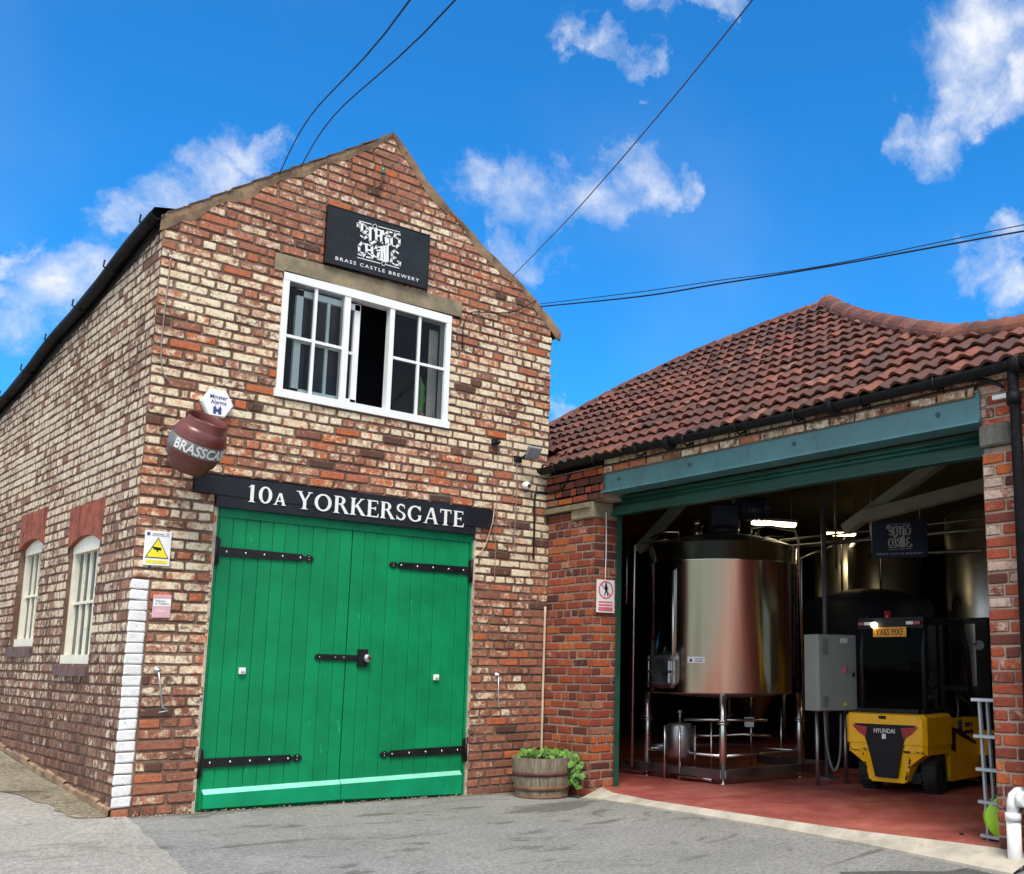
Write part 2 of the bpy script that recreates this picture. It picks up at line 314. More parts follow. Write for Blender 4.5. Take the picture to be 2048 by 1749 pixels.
# ------------------------------------------------------------------ mesh building helpers
class MB:
    def __init__(s): s.v = []; s.f = []; s.c = []; s.cur = (0, 0, 0); s.smooth = []; s.sm = False
    def add(s, vs, fs):
        n = len(s.v); s.v += [tuple(x) for x in vs]; s.c += [s.cur]*len(vs)
        s.f += [tuple(i+n for i in f) for f in fs]; s.smooth += [s.sm]*len(fs)
    def box(s, a, b, bev=0):
        x0, y0, z0 = [min(p, q) for p, q in zip(a, b)]; x1, y1, z1 = [max(p, q) for p, q in zip(a, b)]
        s.obox(((x0+x1)/2, (y0+y1)/2, (z0+z1)/2), (1, 0, 0), (0, 1, 0), (0, 0, 1), (x1-x0)/2, (y1-y0)/2, (z1-z0)/2, bev)
    def obox(s, c, ax, ay, az, hx, hy, hz, bev=0):
        c = Vector(c); ax = Vector(ax)*hx; ay = Vector(ay)*hy; az = Vector(az)*hz
        bev = min(bev, hx*.9, hy*.9, hz*.9)
        if bev <= 0:
            vs = [c+ax*i+ay*j+az*k for i in (-1, 1) for j in (-1, 1) for k in (-1, 1)]
            s.add(vs, [(0, 1, 3, 2), (4, 6, 7, 5), (0, 4, 5, 1), (2, 3, 7, 6), (0, 2, 6, 4), (1, 5, 7, 3)]); return
        fx, fy, fz = 1-bev/hx, 1-bev/hy, 1-bev/hz
        vs = []; idx = {}
        for i in (-1, 1):
            for j in (-1, 1):
                for k in (-1, 1):
                    for m_, (a, b, d) in enumerate(((1, fy, fz), (fx, 1, fz), (fx, fy, 1))):
                        idx[(i, j, k, m_)] = len(vs); vs.append(c+ax*i*a+ay*j*b+az*k*d)
        I = idx; fs = []
        for i in (-1, 1):
            fs += [(I[i, -1, -1, 0], I[i, 1, -1, 0], I[i, 1, 1, 0], I[i, -1, 1, 0]), (I[-1, i, -1, 1], I[1, i, -1, 1], I[1, i, 1, 1], I[-1, i, 1, 1]), (I[-1, -1, i, 2], I[1, -1, i, 2], I[1, 1, i, 2], I[-1, 1, i, 2])]
            for j in (-1, 1):
                fs += [(I[-1, i, j, 1], I[1, i, j, 1], I[1, i, j, 2], I[-1, i, j, 2]), (I[i, -1, j, 0], I[i, 1, j, 0], I[i, 1, j, 2], I[i, -1, j, 2]), (I[i, j, -1, 0], I[i, j, 1, 0], I[i, j, 1, 1], I[i, j, -1, 1])]
                for k in (-1, 1): fs.append((I[i, j, k, 0], I[i, j, k, 1], I[i, j, k, 2]))
        s.add(vs, fs)
    def ring(s, c, a, b, r, n): return [c+a*(r*math.cos(2*math.pi*i/n))+b*(r*math.sin(2*math.pi*i/n)) for i in range(n)]
    def loft(s, rings, cap=True, closed=True):
        n = len(rings[0]); vs = [p for q in rings for p in q]; fs = []
        for k in range(len(rings)-1):
            for i in range(n if closed else n-1):
                j = (i+1) % n; fs.append((k*n+i, k*n+j, (k+1)*n+j, (k+1)*n+i))
        sm = s.sm; s.add(vs, fs)
        if cap:
            b = len(s.v)-len(vs); s.f += [tuple(b+i for i in range(n))[::-1], tuple(b+(len(rings)-1)*n+i for i in range(n))]; s.smooth += [False, False]
    def cyl(s, p0, p1, r0, r1=None, n=16, cap=True):
        p0, p1 = Vector(p0), Vector(p1); d = (p1-p0).normalized(); a = d.orthogonal().normalized(); b = d.cross(a)
        sm = s.sm; s.sm = True; s.loft([s.ring(p0, a, b, r0, n), s.ring(p1, a, b, r0 if r1 is None else r1, n)], cap); s.sm = sm
    def tube(s, pts, r, n=8, cap=True):
        pts = [Vector(p) for p in pts]; rings = []; a = None
        for i, p in enumerate(pts):
            d = (pts[min(i+1, len(pts)-1)]-pts[max(i-1, 0)]).normalized()
            a = d.orthogonal().normalized() if a is None else (a-d*a.dot(d)).normalized()
            rings.append(s.ring(p, a, d.cross(a), r if not hasattr(r, '__len__') else r[i], n))
        sm = s.sm; s.sm = True; s.loft(rings, cap); s.sm = sm
    def lathe(s, prof, p0, axis, n=32, cap=True):        # prof: (r, h)
        p0 = Vector(p0); d = Vector(axis).normalized(); a = d.orthogonal().normalized(); b = d.cross(a)
        sm = s.sm; s.sm = True; s.loft([s.ring(p0+d*h, a, b, r, n) for r, h in prof], cap); s.sm = sm
    def prism(s, poly, fn, d0, d1):                      # poly in 2D, fn(u, v, depth) -> 3D
        n = len(poly); vs = [fn(u, v, d0) for u, v in poly]+[fn(u, v, d1) for u, v in poly]
        s.add(vs, [tuple(range(n))[::-1], tuple(range(n, 2*n))]+[(i, (i+1) % n, n+(i+1) % n, n+i) for i in range(n)])
    def stroke(s, pts, w, fn, d0, d1, nib=None):                   # flat pen stroke
        for a, b in zip(pts, pts[1:]):
            a, b = Vector((a[0], a[1])), Vector((b[0], b[1])); d = b-a
            if d.length < 1e-6: continue
            d.normalize(); wl = w*(1 if nib is None else nib+(1-nib)*abs(d.y+.25*d.x)/1.03); nn = Vector((-d.y, d.x))*wl/2; a = a-d*wl*.3; b = b+d*wl*.3
            s.prism([(a+nn)[:], (b+nn)[:], (b-nn)[:], (a-nn)[:]], fn, d0, d1)
    def build(s, name, mat, parent=None, xf=None, label=None, flip=True):
        me = bpy.data.meshes.new(name)
        vs = s.v if xf is None else [tuple(xf @ Vector(v)) for v in s.v]
        if parent is not None and not parent.get('_local'):
            o = parent
            while o.parent: o = o.parent
            L = o.get('_org', (0, 0, 0)); vs = [(v[0]-L[0], v[1]-L[1], v[2]-L[2]) for v in vs]
        me.from_pydata(vs, [], s.f); me.materials.append(mat)
        me.polygons.foreach_set('use_smooth', s.smooth)
        if any(c != (0, 0, 0) for c in s.c):
            ca = me.color_attributes.new('bk', 'FLOAT_COLOR', 'POINT'); ca.data.foreach_set('color', [x for c in s.c for x in (c if len(c) == 4 else (*c, 1))])
        me.validate(); me.update()
        if flip and len(me.polygons) < 30000:
            bm = bmesh.new(); bm.from_mesh(me); bmesh.ops.recalc_face_normals(bm, faces=bm.faces); bm.to_mesh(me); bm.free()
        o = bpy.data.objects.new(name, me); COL.objects.link(o); o.parent = parent
        if label: o['label'] = label
        return o
TOPS = []
def tag(o, label=None, cat=None, group=None, kind=None):
    if label: o['label'] = label
    if cat: o['category'] = cat
    if group: o['group'] = group
    if kind: o['kind'] = kind
    TOPS.append(o); return o
def thing(name, loc, label, cat, group=None, local=False, rotz=0):
    o = bpy.data.objects.new(name, None); COL.objects.link(o); o.location = loc; o.rotation_euler = (0, 0, rotz)
    o.empty_display_size = .2; o['_org'] = tuple(loc) if not local else (0, 0, 0)
    if local: o['_org'] = (0, 0, 0)
    return tag(o, label, cat, group)
def text(s, fn, size, mat, name, parent, d0, d1, width=None, align='CENTER', bold=0., space=1., shear=0., height=None):
    cu = bpy.data.curves.new('t', 'FONT'); cu.body = s; cu.size = 1; cu.align_x = 'LEFT'; cu.space_character = space; cu.offset = bold; cu.resolution_u = 3
    cu.extrude = .5; ob = bpy.data.objects.new('t', cu); COL.objects.link(ob); bpy.context.view_layer.update()
    dg = bpy.context.evaluated_depsgraph_get(); me = bpy.data.meshes.new_from_object(ob.evaluated_get(dg))
    xs = [v.co.x for v in me.vertices]; ys = [v.co.y for v in me.vertices]; x0, x1, y0, y1 = min(xs), max(xs), min(ys), max(ys)
    k = size; kx = width/(x1-x0) if width else k
    if height: k = height/(y1-y0)
    cx = (x0+x1)/2; cy = (y0+y1)/2
    m_ = MB(); m_.add([fn((v.co.x-cx)*kx+shear*(v.co.y-cy)*k, (v.co.y-cy)*k, d0+(d1-d0)*(v.co.z+.5)) for v in me.vertices], [tuple(p.vertices) for p in me.polygons])
    bpy.data.objects.remove(ob); bpy.data.curves.remove(cu); bpy.data.meshes.remove(me)
    return m_.build(name, mat, parent) if name else m_

W = 3.849; SA = -0.0248
def F(u, v, o=0.): return Vector((u, -o, v))                       # gable front, o = outwards
def S(t, v, o=0.): return Vector((math.sin(SA)*t-math.cos(SA)*o, math.cos(SA)*t+math.sin(SA)*o, v))   # side wall
def WG(s, v, o=0.): return Vector((W-o, -s, v))                    # workshop wall, s runs towards the viewer
def JB(t, v, o=0.): return Vector((W+t, -.76-o, v))                # jamb reveal of the opening
def ss(t): t = max(0, min(1, t)); return t*t*(3-2*t)
def gz(x, y):
    z = .015-.025*x+(.012*y if y < 0 else .075*y*max(0, min(1, (1.2-x)/1.2)))+.06*ss((x-2.9)/.8)*ss((-y-.6)/.8)
    return z

def bricks(mp, u0f, u1f, v0, v1, holes, colf, bond=4, L=.235, C=.08, J=.0115, prot=.013, seed=1, corner=None, lrow=None):
    rnd = random.Random(seed); b = MB(); mo = MB()
    r0 = int(math.floor(v0/C)); r1 = int(math.ceil(v1/C))
    for r in range(r0, r1):
        va, vb = r*C, (r+1)*C; vm = (va+vb)/2
        ua, ub = u0f(vm), u1f(vm)
        if ub-ua < .03: continue
        iv = [(ua, ub)]
        for h in holes:
            hu = h(vm) if callable(h) else (h[0], h[1]) if h[2] <= vm <= h[3] else None
            if not hu: continue
            nx = []
            for a, c in iv:
                if hu[1] <= a or hu[0] >= c: nx.append((a, c)); continue
                if hu[0] > a: nx.append((a, hu[0]))
                if hu[1] < c: nx.append((hu[1], c))
            iv = nx
        head = (r % bond == 0); Lr = L/2 if head else L
        if lrow: Lr = lrow(r)
        off = (Lr/2 if head else (r % 2)*Lr/2)+rnd.uniform(-.02, .02)
        for a, c in iv:
            if c-a < .02: continue
            mo.add([mp(a, va, 0), mp(c, va, 0), mp(c, vb, 0), mp(a, vb, 0)], [(0, 1, 2, 3)])
            cuts = [a]; x = (math.floor((a-off)/Lr)+1)*Lr+off
            while x < c-.035:
                if x-cuts[-1] > .045: cuts.append(x+rnd.uniform(-.007, .007))
                x += Lr
            cuts.append(c)
            if corner and abs(a-ua) < 1e-6 and len(cuts) > 2:
                cuts[1] = a+corner(r, vm) if cuts[1]-a < 10 else cuts[1]
                cuts = [cuts[0], cuts[1]]+[q for q in cuts[2:] if q > cuts[1]+.06]
                if cuts[-1] != c: cuts.append(c)
            for k in range(len(cuts)-1):
                p, q = cuts[k], cuts[k+1]
                if q-p < .02: continue
                j = J/2*rnd.uniform(.6, 1.5)
                pa, qa = p+(j if k else 0.), q-(j if k < len(cuts)-2 else 0.)
                ba, bb = va+J*.66*rnd.uniform(.6, 1.4), vb-J*.66*rnd.uniform(.6, 1.4)
                tl = rnd.uniform(-.0018, .0018); pr = prot*rnd.uniform(.55, 1.25)
                b.cur = colf((pa+qa)/2, vm, rnd, k == 0 and abs(a-ua) < 1e-6)
                if len(b.cur) > 2 and b.cur[2] == 1.: ba, bb = va+.0035, vb-.0035
                w, h = qa-pa, bb-ba; e = .006
                out = [(pa+e*1.3, ba), (qa-e*1.3, ba), (qa, ba+e), (qa, bb-e), (qa-e*1.3, bb), (pa+e*1.3, bb), (pa, bb-e), (pa, ba+e)]
                out = [(x_+rnd.uniform(-.0032, .0032), y_+tl*(1 if x_ > p+w/2 else -1)+rnd.uniform(-.0028, .0028)) for x_, y_ in out]
                cu, cv = (pa+qa)/2, (ba+bb)/2
                inn = [(x_+(cu-x_)*(.010/max(w/2, .012)), y_+(cv-y_)*(.009/(h/2))) for x_, y_ in out]
                kc_ = b.cur; n_ = len(b.c)
                b.add([mp(x_, y_, -.004) for x_, y_ in out]+[mp(x_, y_, pr-.005) for x_, y_ in out]+[mp(x_, y_, pr) for x_, y_ in inn],
                      [(i, (i+1) % 8, 8+(i+1) % 8, 8+i) for i in range(8)]+[(8+i, 8+(i+1) % 8, 16+(i+1) % 8, 16+i) for i in range(8)]+[tuple(range(16, 24))])
                b.c[n_:] = [(*kc_, 0.)]*16+[(*kc_, 1.)]*8
    return b, mo

# ------------------------------------------------------------------ ground (setting)
def sheet(name, inside, x0, x1, y0, y1, step, dz, mat, zf=gz):
    m_ = MB(); nx = int((x1-x0)/step)+1; ny = int((y1-y0)/step)+1; m_.sm = True
    vs = [(x0+i*step, y0+j*step, zf(x0+i*step, y0+j*step)+dz) for j in range(ny) for i in range(nx)]
    fs = [(j*nx+i, j*nx+i+1, (j+1)*nx+i+1, (j+1)*nx+i) for j in range(ny-1) for i in range(nx-1) if inside is None or inside(x0+(i+.5)*step, y0+(j+.5)*step)]
    m_.add(vs, fs); return m_
g = MB(); g.sm = True
xs = [-400, -120, -40, -15]+[-8+i*.25 for i in range(80)]+[14, 25, 60, 150, 400]
ys = [-400, -120, -40, -18]+[-12+i*.25 for i in range(96)]+[14, 20, 40, 120, 400]
def gzc(x, y): return gz(max(-8, min(12, x)), max(-12, min(12, y)))-(0.02 if x < W-.2 else .06)*0
g.add([(x, y, gzc(x, y)-(.25 if (x > 4.3 and y > -5.6) else 0)) for y in ys for x in xs], [(j*len(xs)+i, j*len(xs)+i+1, (j+1)*len(xs)+i+1, (j+1)*len(xs)+i) for j in range(len(ys)-1) for i in range(len(xs)-1)])
tag(g.build('ground', tarmac, flip=False), kind='structure')
def poly_sheet(name, poly, dz, mat, zf=gz, sub=.25):
    bm = bmesh.new(); vs = [bm.verts.new((x, y, 0)) for x, y in poly]; bm.faces.new(vs)
    x0, x1 = min(p[0] for p in poly), max(p[0] for p in poly); y0, y1 = min(p[1] for p in poly), max(p[1] for p in poly)
    def cut(a0, a1, ax):
        a = math.ceil(a0/sub)*sub
        while a < a1:
            bmesh.ops.bisect_plane(bm, geom=bm.verts[:]+bm.edges[:]+bm.faces[:], plane_co=(a, 0, 0) if ax == 0 else (0, a, 0), plane_no=(1, 0, 0) if ax == 0 else (0, 1, 0)); a += sub
    cut(x0, x1, 0); cut(y0, y1, 1)
    for v in bm.verts: v.co.z = zf(v.co.x, v.co.y)+dz
    bmesh.ops.recalc_face_normals(bm, faces=bm.faces)
    me = bpy.data.meshes.new(name); bm.to_mesh(me); bm.free(); me.materials.append(mat)
    for p in me.polygons: p.use_smooth = True
    o = bpy.data.objects.new(name, me); COL.objects.link(o); return o
rn = random.Random(3)
edge = [(.10+rn.uniform(-.012, .012)-.0, 0)]+[(.10-.26*t/1.9+rn.uniform(-.015, .015), -t) for t in [x*.16 for x in range(1, 75)]]
tag(poly_sheet('concrete_path', edge+[(-8, -11.9), (-8, 8), (-.2, 8), (-.06, 0)], .006, conc_old), kind='structure')
moss = [(-.02, -.03), (-.2, .02), (-.32, .6), (-.42, 1.1), (-.7, 1.5), (-.78, 2.0), (-1.6, 2.35), (-1.3, 3.4), (-1.6, 5.2), (-1.2, 7.9), (-.3, 7.9), (-.02, .4)]
ms = []
for a, b in zip(moss, moss[1:]+moss[:1]):
    for k in range(5):
        t = k/5; ms.append((a[0]+(b[0]-a[0])*t+rn.uniform(-.04, .04), a[1]+(b[1]-a[1])*t+rn.uniform(-.03, .03)))
tag(poly_sheet('moss_and_gravel_strip', ms, .011, moss_m), kind='structure')
tag(poly_sheet('dark_tarmac_patch', [(2.94, -4.32), (3.17, -4.53), (3.35, -4.80), (3.50, -4.86), (3.46, -5.2), (3.86, -5.35), (3.84, -7), (2.0, -7), (2.4, -5.4), (2.75, -4.6)], .006, tarmac_dk), kind='structure')
# concrete threshold slab and red floor of the workshop
sl = MB()
ax_ = [(3.67, -.86), (3.647, -1.087), (3.62, -1.85), (3.656, -2.94), (3.64, -3.885), (3.561, -4.885), (3.53, -5.15)]; inn = [(3.98, -.775), (3.80, -1.15), (3.715, -1.76), (3.715, -2.9), (3.735, -3.82), (3.845, -4.72), (3.87, -5.15)]
vs = []
for (a, b), (c, d) in zip(ax_, inn): vs += [(a, b, gz(a, b)-.03), (a, b, gz(a, b)+.012), (a+.012, b, gz(a, b)+.018), (c, d, .006)]
sl.add(vs, [(4*i+k, 4*i+k+1, 4*i+5+k, 4*i+4+k) for i in range(6) for k in range(3)])
tag(sl.build('concrete_threshold', apron), kind='structure')
fpoly = [(a, b) for a, b in inn]+[(3.97, -5.9), (12.4, -5.9), (12.4, 5.2), (4.02, 5.2)]
fo = poly_sheet('red_painted_floor', fpoly, 0, red_floor, zf=lambda x, y: .004, sub=3.); tag(fo, kind='structure')

# ------------------------------------------------------------------ gable building
B1 = thing('brick_gable_building', (0, 0, 0), 'tall gabled brick building with cream and red weathered bricks and green double doors', 'building')
RL = [(-.04, 4.655), (.009, 4.687), (.473, 5.045), (.711, 5.228), (.888, 5.361), (1.222, 5.602), (1.685, 5.95), (1.86, 6.10), (1.905, 6.137)]
RR = [(1.905, 6.137), (1.987, 6.067), (2.127, 5.939), (2.27, 5.784), (2.558, 5.57), (2.824, 5.403), (2.915, 5.315), (3.298, 5.116), (3.607, 4.917), (3.943, 4.643)]
def interp(tab, x, i=0, j=1):
    tab = sorted(tab, key=lambda p: p[i])
    if x <= tab[0][i]: return tab[0][j]
    for a, b in zip(tab, tab[1:]):
        if a[i] <= x <= b[i]: return a[j]+(b[j]-a[j])*(x-a[i])/(b[i]-a[i]+1e-9)
    return tab[-1][j]
def colF(u, v, rnd, first):
    if first and v < 1.75:
        return (rnd.random(), rnd.random(), 1.) if not (v < .09) else (.65, .1, 0)
    h = rnd.betavariate(3.2, 3.4); g_ = rnd.gauss(.655, .085)+.24*noise.noise(Vector((u*1.4, v*2.0, 7)))
    if v < .9: g_ -= (.9-v)*.24; h *= .72
    if v > 4.4: g_ -= .10+.12*min(1, (v-4.4)/.6); h = .30+h*.45
    if 2.62 < v < 3.15 and .5 < u < 3.0: g_ -= .15; h += .14
    if v > 2.9 and .9 < u < 3: g_ += .03
    if u < .56 and v < 2.5 and rnd.random() < .25: g_ -= .25; h = rnd.uniform(.4, .8)
    if u > 3.0 and v < 1.9: g_ -= .16; h = h*.8+.1
    if u > 3.0 and 1.9 < v < 3.4: g_ += .16
    if u > 3.6 and v < 1.65: g_ = .15; h = rnd.uniform(.3, .6)
    if u < .45 and v > 3.2: g_ -= .02
    if rnd.random() < .05: g_ = .05; h = rnd.uniform(.6, .85)
    if rnd.random() < .03: g_ = .25; h = rnd.uniform(0, .12)
    if rnd.random() < .08: g_ -= .2
    return (max(.005, min(1, h)), max(0, min(.98, g_)), 0)
def stripw(r, v): return .130 if v < 1.75 else (.118 if r % 2 else .23)
rag = random.Random(5)
ragr = {r: rag.uniform(-.012, .012) for r in range(-5, 90)}
b, mo = bricks(F, lambda v: -.012+(0 if v < 4.66 else interp(RL, v, 1, 0)+.03), lambda v: (W+.03 if v < 3.1 else W-.02+ragr[int(v/.08)] if v < 4.62 else interp(RR, v, 1, 0)-.03), -.16, 6.16,
    [(.572, 2.972, -.2, 2.36), (.545, 2.972, 2.36, 2.47), (.372, 3.156, 2.47, 2.635), (.97, 2.615, 3.375, 4.49), (.882, 2.724, 4.49, 4.65)], colF, seed=11, corner=stripw, prot=.010)
FW = b.build('front_wall', brick_front, B1); mo.build('mortar', mort_front, FW)
def colS(u, v, rnd, first):
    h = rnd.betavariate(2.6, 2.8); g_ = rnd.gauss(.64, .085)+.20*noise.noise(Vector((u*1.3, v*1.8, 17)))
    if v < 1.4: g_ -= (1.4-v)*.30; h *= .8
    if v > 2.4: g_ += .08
    if rnd.random() < .08: g_ = .1; h = rnd.uniform(.5, .9)
    return (max(.005, min(1, h)), max(0, min(.95, g_)), 0)
def eave(y): return 4.66-.128*y
def hole(y0, y1, z0, zs, rise):
    c, hw = (y0+y1)/2, (y1-y0)/2
    def f(v):
        if z0 < v < zs: return (y0, y1)
        if zs <= v < zs+.33: return (y0-.05, y1+.05)
    return f
WINS = [(.93, 1.80, 1.12, 2.12), (2.76, 3.62, 1.28, 2.24)]
vmaxs = lambda v: min(9., max(0, (4.66-v)/.128))
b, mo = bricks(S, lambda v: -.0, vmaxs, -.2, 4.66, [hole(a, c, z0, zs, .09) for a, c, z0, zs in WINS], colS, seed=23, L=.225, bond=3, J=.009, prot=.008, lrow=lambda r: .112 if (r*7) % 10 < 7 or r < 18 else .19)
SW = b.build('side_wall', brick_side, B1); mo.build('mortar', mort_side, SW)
# concrete plinth skim along the side wall foot
pm = MB()
for i in range(30):
    y0, y1 = i*.3, (i+1)*.3; h0 = .10+.02*math.sin(i*1.7)
    pm.add([S(y0, gz(0, y0)-.06, .03), S(y1, gz(0, y1)-.06, .03), S(y1, gz(0, y1)+h0*.55, .026), S(y0, gz(0, y0)+h0*.55, .026), S(y1, gz(0, y1)+h0*.7, 0), S(y0, gz(0, y0)+h0*.7, 0)], [(0, 1, 2, 3), (3, 2, 4, 5)])
pm.build('foot_skim', render_tan, B1)
# side arches, windows
def side_window(y0, y1, z0, zs, deep):
    c, hw = (y0+y1)/2, (y1-y0)/2; rise = .09; n = 16
    arc = lambda y, e=0.: zs+rise*(1-((y-c)/(hw+.05))**2)+e
    a = MB(); rnd = random.Random(int(y0*100))
    k = 13; ww = (2*hw+.10)/k
    for i in range(k):
        ya, yb = y0-.05+i*ww+.003, y0-.05+(i+1)*ww-.003; sp_ = .06*((i+.5)/k-.5)
        for zz0, zz1 in ((0, .155), (.163, .33)):
            f0 = arc((ya+yb)/2)
            za0, zb0 = arc(ya)+zz0 if zz0 == 0 else zs+zz0+.02, arc(yb)+zz0 if zz0 == 0 else zs+zz0+.02
            top = zs+zz1+.035
            pr = .012*rnd.uniform(.7, 1.2)
            a.prism([(ya+sp_*zz0*3, za0), (yb+sp_*zz0*3, zb0), (yb+sp_*zz1*3, top), (ya+sp_*zz1*3, top)], S, -.12 if zz0 == 0 else -.01, pr)
    ar = a.build('window_arch', soldier, B1)
    m2 = MB(); m2.prism([(y0-.055, zs), (y0-.055, zs+.42), (y1+.055, zs+.42), (y1+.055, zs)]+[(y1-2*hw*i/n, arc(y1-2*hw*i/n)+.003) for i in range(n+1)], S, -.13, -.002)
    m2.build('mortar', mort_side, ar)
    fr = MB(); dp = -deep
    fr.box((0, 0, 0), (0, 0, 0)) if 0 else None
    def bar(ya, yb, za, zb, o0, o1): fr.prism([(ya, za), (yb, za), (yb, zb), (ya, zb)], S, o0, o1)
    bar(y0, y0+.06, z0, zs+.02, dp-.05, dp+.025); bar(y1-.06, y1, z0, zs+.02, dp-.05, dp+.025); bar(y0-.01, y1+.01, z0, z0+.075, dp-.05, dp+.05)
    fr.prism([(y0, zs-.045)]+[(y1, zs-.045)]+[(y1-2*hw*i/n, arc(y1-2*hw*i/n)-.003) for i in range(n+1)], S, dp-.05, dp+.03)
    for q in (1, 2, 3):
        y = y0+.06+(y1-y0-.12)*q/4; bar(y-.010, y+.010, z0+.07, zs-.04, dp-.03, dp+.0)
    zm = z0+(zs-z0)*.52; bar(y0+.05, y1-.05, zm-.012, zm+.012, dp-.03, dp+.004)
    w = fr.build('window', cream_pt, B1, label='cream arched side window')
    gl = MB(); gl.add([S(y0+.05, z0+.07, dp-.02), S(y1-.05, z0+.07, dp-.02), S(y1-.05, zs+.02, dp-.02), S(y0+.05, zs+.02, dp-.02)], [(0, 1, 2, 3)])
    gl.build('pane', glass, w)
    rv = MB(); rv.prism([(y0-.012, z0-.02), (y0, z0-.02), (y0, zs+.03), (y0-.012, zs+.03)], S, -.14, .0); rv.prism([(y1, z0-.02), (y1+.012, z0-.02), (y1+.012, zs+.03), (y1, zs+.03)], S, -.14, .0)
    rv.build('reveal', mort_side, w)
    si = MB()
    for i in range(8):
        ya = y0-.05+(y1-y0+.1)*i/8; yb = ya+(y1-y0+.1)/8-.006
        si.prism([(ya, z0-.10), (yb, z0-.10), (yb, z0-.012), (ya, z0-.012)], S, -.1, .035+random.uniform(-.003, .003))
    si.build('sill', simple('blue_brick_sill', (.13, .075, .07), .8, var=.35, vs=9, bs=.4), w)
    bl = MB(); bl.prism([(y0, z0), (y0+(y1-y0)*.55, z0), (y0+(y1-y0)*.5, zs), (y0, zs)], S, dp-.16, dp-.15); bl.build('curtain', simple('pale_curtain', (.55, .5, .42), .9), w)
    bx = MB(); bx.prism([(y0-.05, z0-.1), (y1+.05, z0-.1), (y1+.05, zs+.2), (y0-.05, zs+.2)], S, -.6, -.58); bx.build('dark_room', room_in, w)
side_window(*WINS[0], .055); side_window(*WINS[1], .075)
# other walls and roof of the building
ow = MB(); ow.add([(W-.03, .05, -.1), (W-.03, 9, -.1), (W-.03, 9, 4.1), (W-.03, .05, 4.55), (-.2, 9, -.1), (-.2, 9, 3.55), (1.9, 9, 5.2)], [(0, 1, 2, 3), (1, 4, 5, 6, 2)])
ow.build('rear_walls', brick_side, B1)
rf = MB()
for tab, sg in ((RL, -1), (RR, 1)):
    pts = [(u, v) for u, v in tab]
    for (a, b_) in zip(pts, pts[1:]):
        for y0, y1 in ((.0, 3), (3, 6), (6, 9)):
            dz0 = -.09*y0*(1 if sg < 0 else .5); dz1 = -.09*y1*(1 if sg < 0 else .5)
            for o in (.0, .05):
                rf.add([(a[0], y0, a[1]+o-.05+dz0*(1-min(1, abs(a[0]-1.9)*0))), (b_[0], y0, b_[1]+o-.05+dz0), (b_[0], y1, b_[1]+o-.05+dz1), (a[0], y1, a[1]+o-.05+dz1)], [(0, 1, 2, 3)])
rf.build('roof', simple('dark_roof_tile', (.06, .04, .035), .85, var=.3, vs=12), B1)
# mortar verge along the rakes
def verge(tab, wid, name):
    m_ = MB(); rnd = random.Random(len(name)); up = []; dn = []
    pts = []
    for a, b_ in zip(tab, tab[1:]):
        k = max(1, int(math.hypot(b_[0]-a[0], b_[1]-a[1])/.07))
        pts += [(a[0]+(b_[0]-a[0])*i/k, a[1]+(b_[1]-a[1])*i/k) for i in range(k)]
    pts.append(tab[-1])
    for i, (u, v) in enumerate(pts):
        w_ = wid(i/len(pts))*(1+.5*noise.noise(Vector((u*4, v*4, 3)))+rnd.uniform(-.12, .12))
        up.append((u, v+rnd.uniform(-.006, .008)-.002)); dn.append((u+(0), v-w_))
    n = len(pts); vs = []
    for (a, c) in zip(up, dn): vs += [F(a[0], a[1], -.06), F(a[0], a[1]-.004, .028), F((a[0]+c[0])/2, (a[1]+c[1])/2, .022), F(c[0], c[1], .010), F(c[0], c[1], -.01)]
    m_.add(vs, [(5*i+k, 5*i+k+1, 5*i+6+k, 5*i+5+k) for i in range(n-1) for k in range(4)])
    return m_.build(name, render_tan, B1)
verge(RL, lambda t: .125-.05*t, 'verge'); verge(RR, lambda t: .055+.05*abs(math.sin(t*9)), 'verge')
# slates poking out above the left verge
vt = MB(); rnd = random.Random(9)
for i in range(11):
    t = i/11; u = .0+t*1.75; v = interp(RL, u)+.004
    ln = .17; sl_ = .72
    vt.add([F(u, v+.012, .035), F(u+ln, v+ln*sl_+.004, .035), F(u+ln, v+ln*sl_+.004, -.3), F(u, v+.012, -.3), F(u, v, .035), F(u+ln, v+ln*sl_-.008, .035), F(u+ln, v+ln*sl_-.008, -.3), F(u, v, -.3)], [(0, 1, 2, 3), (4, 5, 6, 7), (0, 1, 5, 4), (0, 3, 7, 4), (1, 2, 6, 5)])
vt.build('verge_tiles', simple('verge_tile_edge', (.09, .06, .05), .85, var=.3, vs=15), B1)
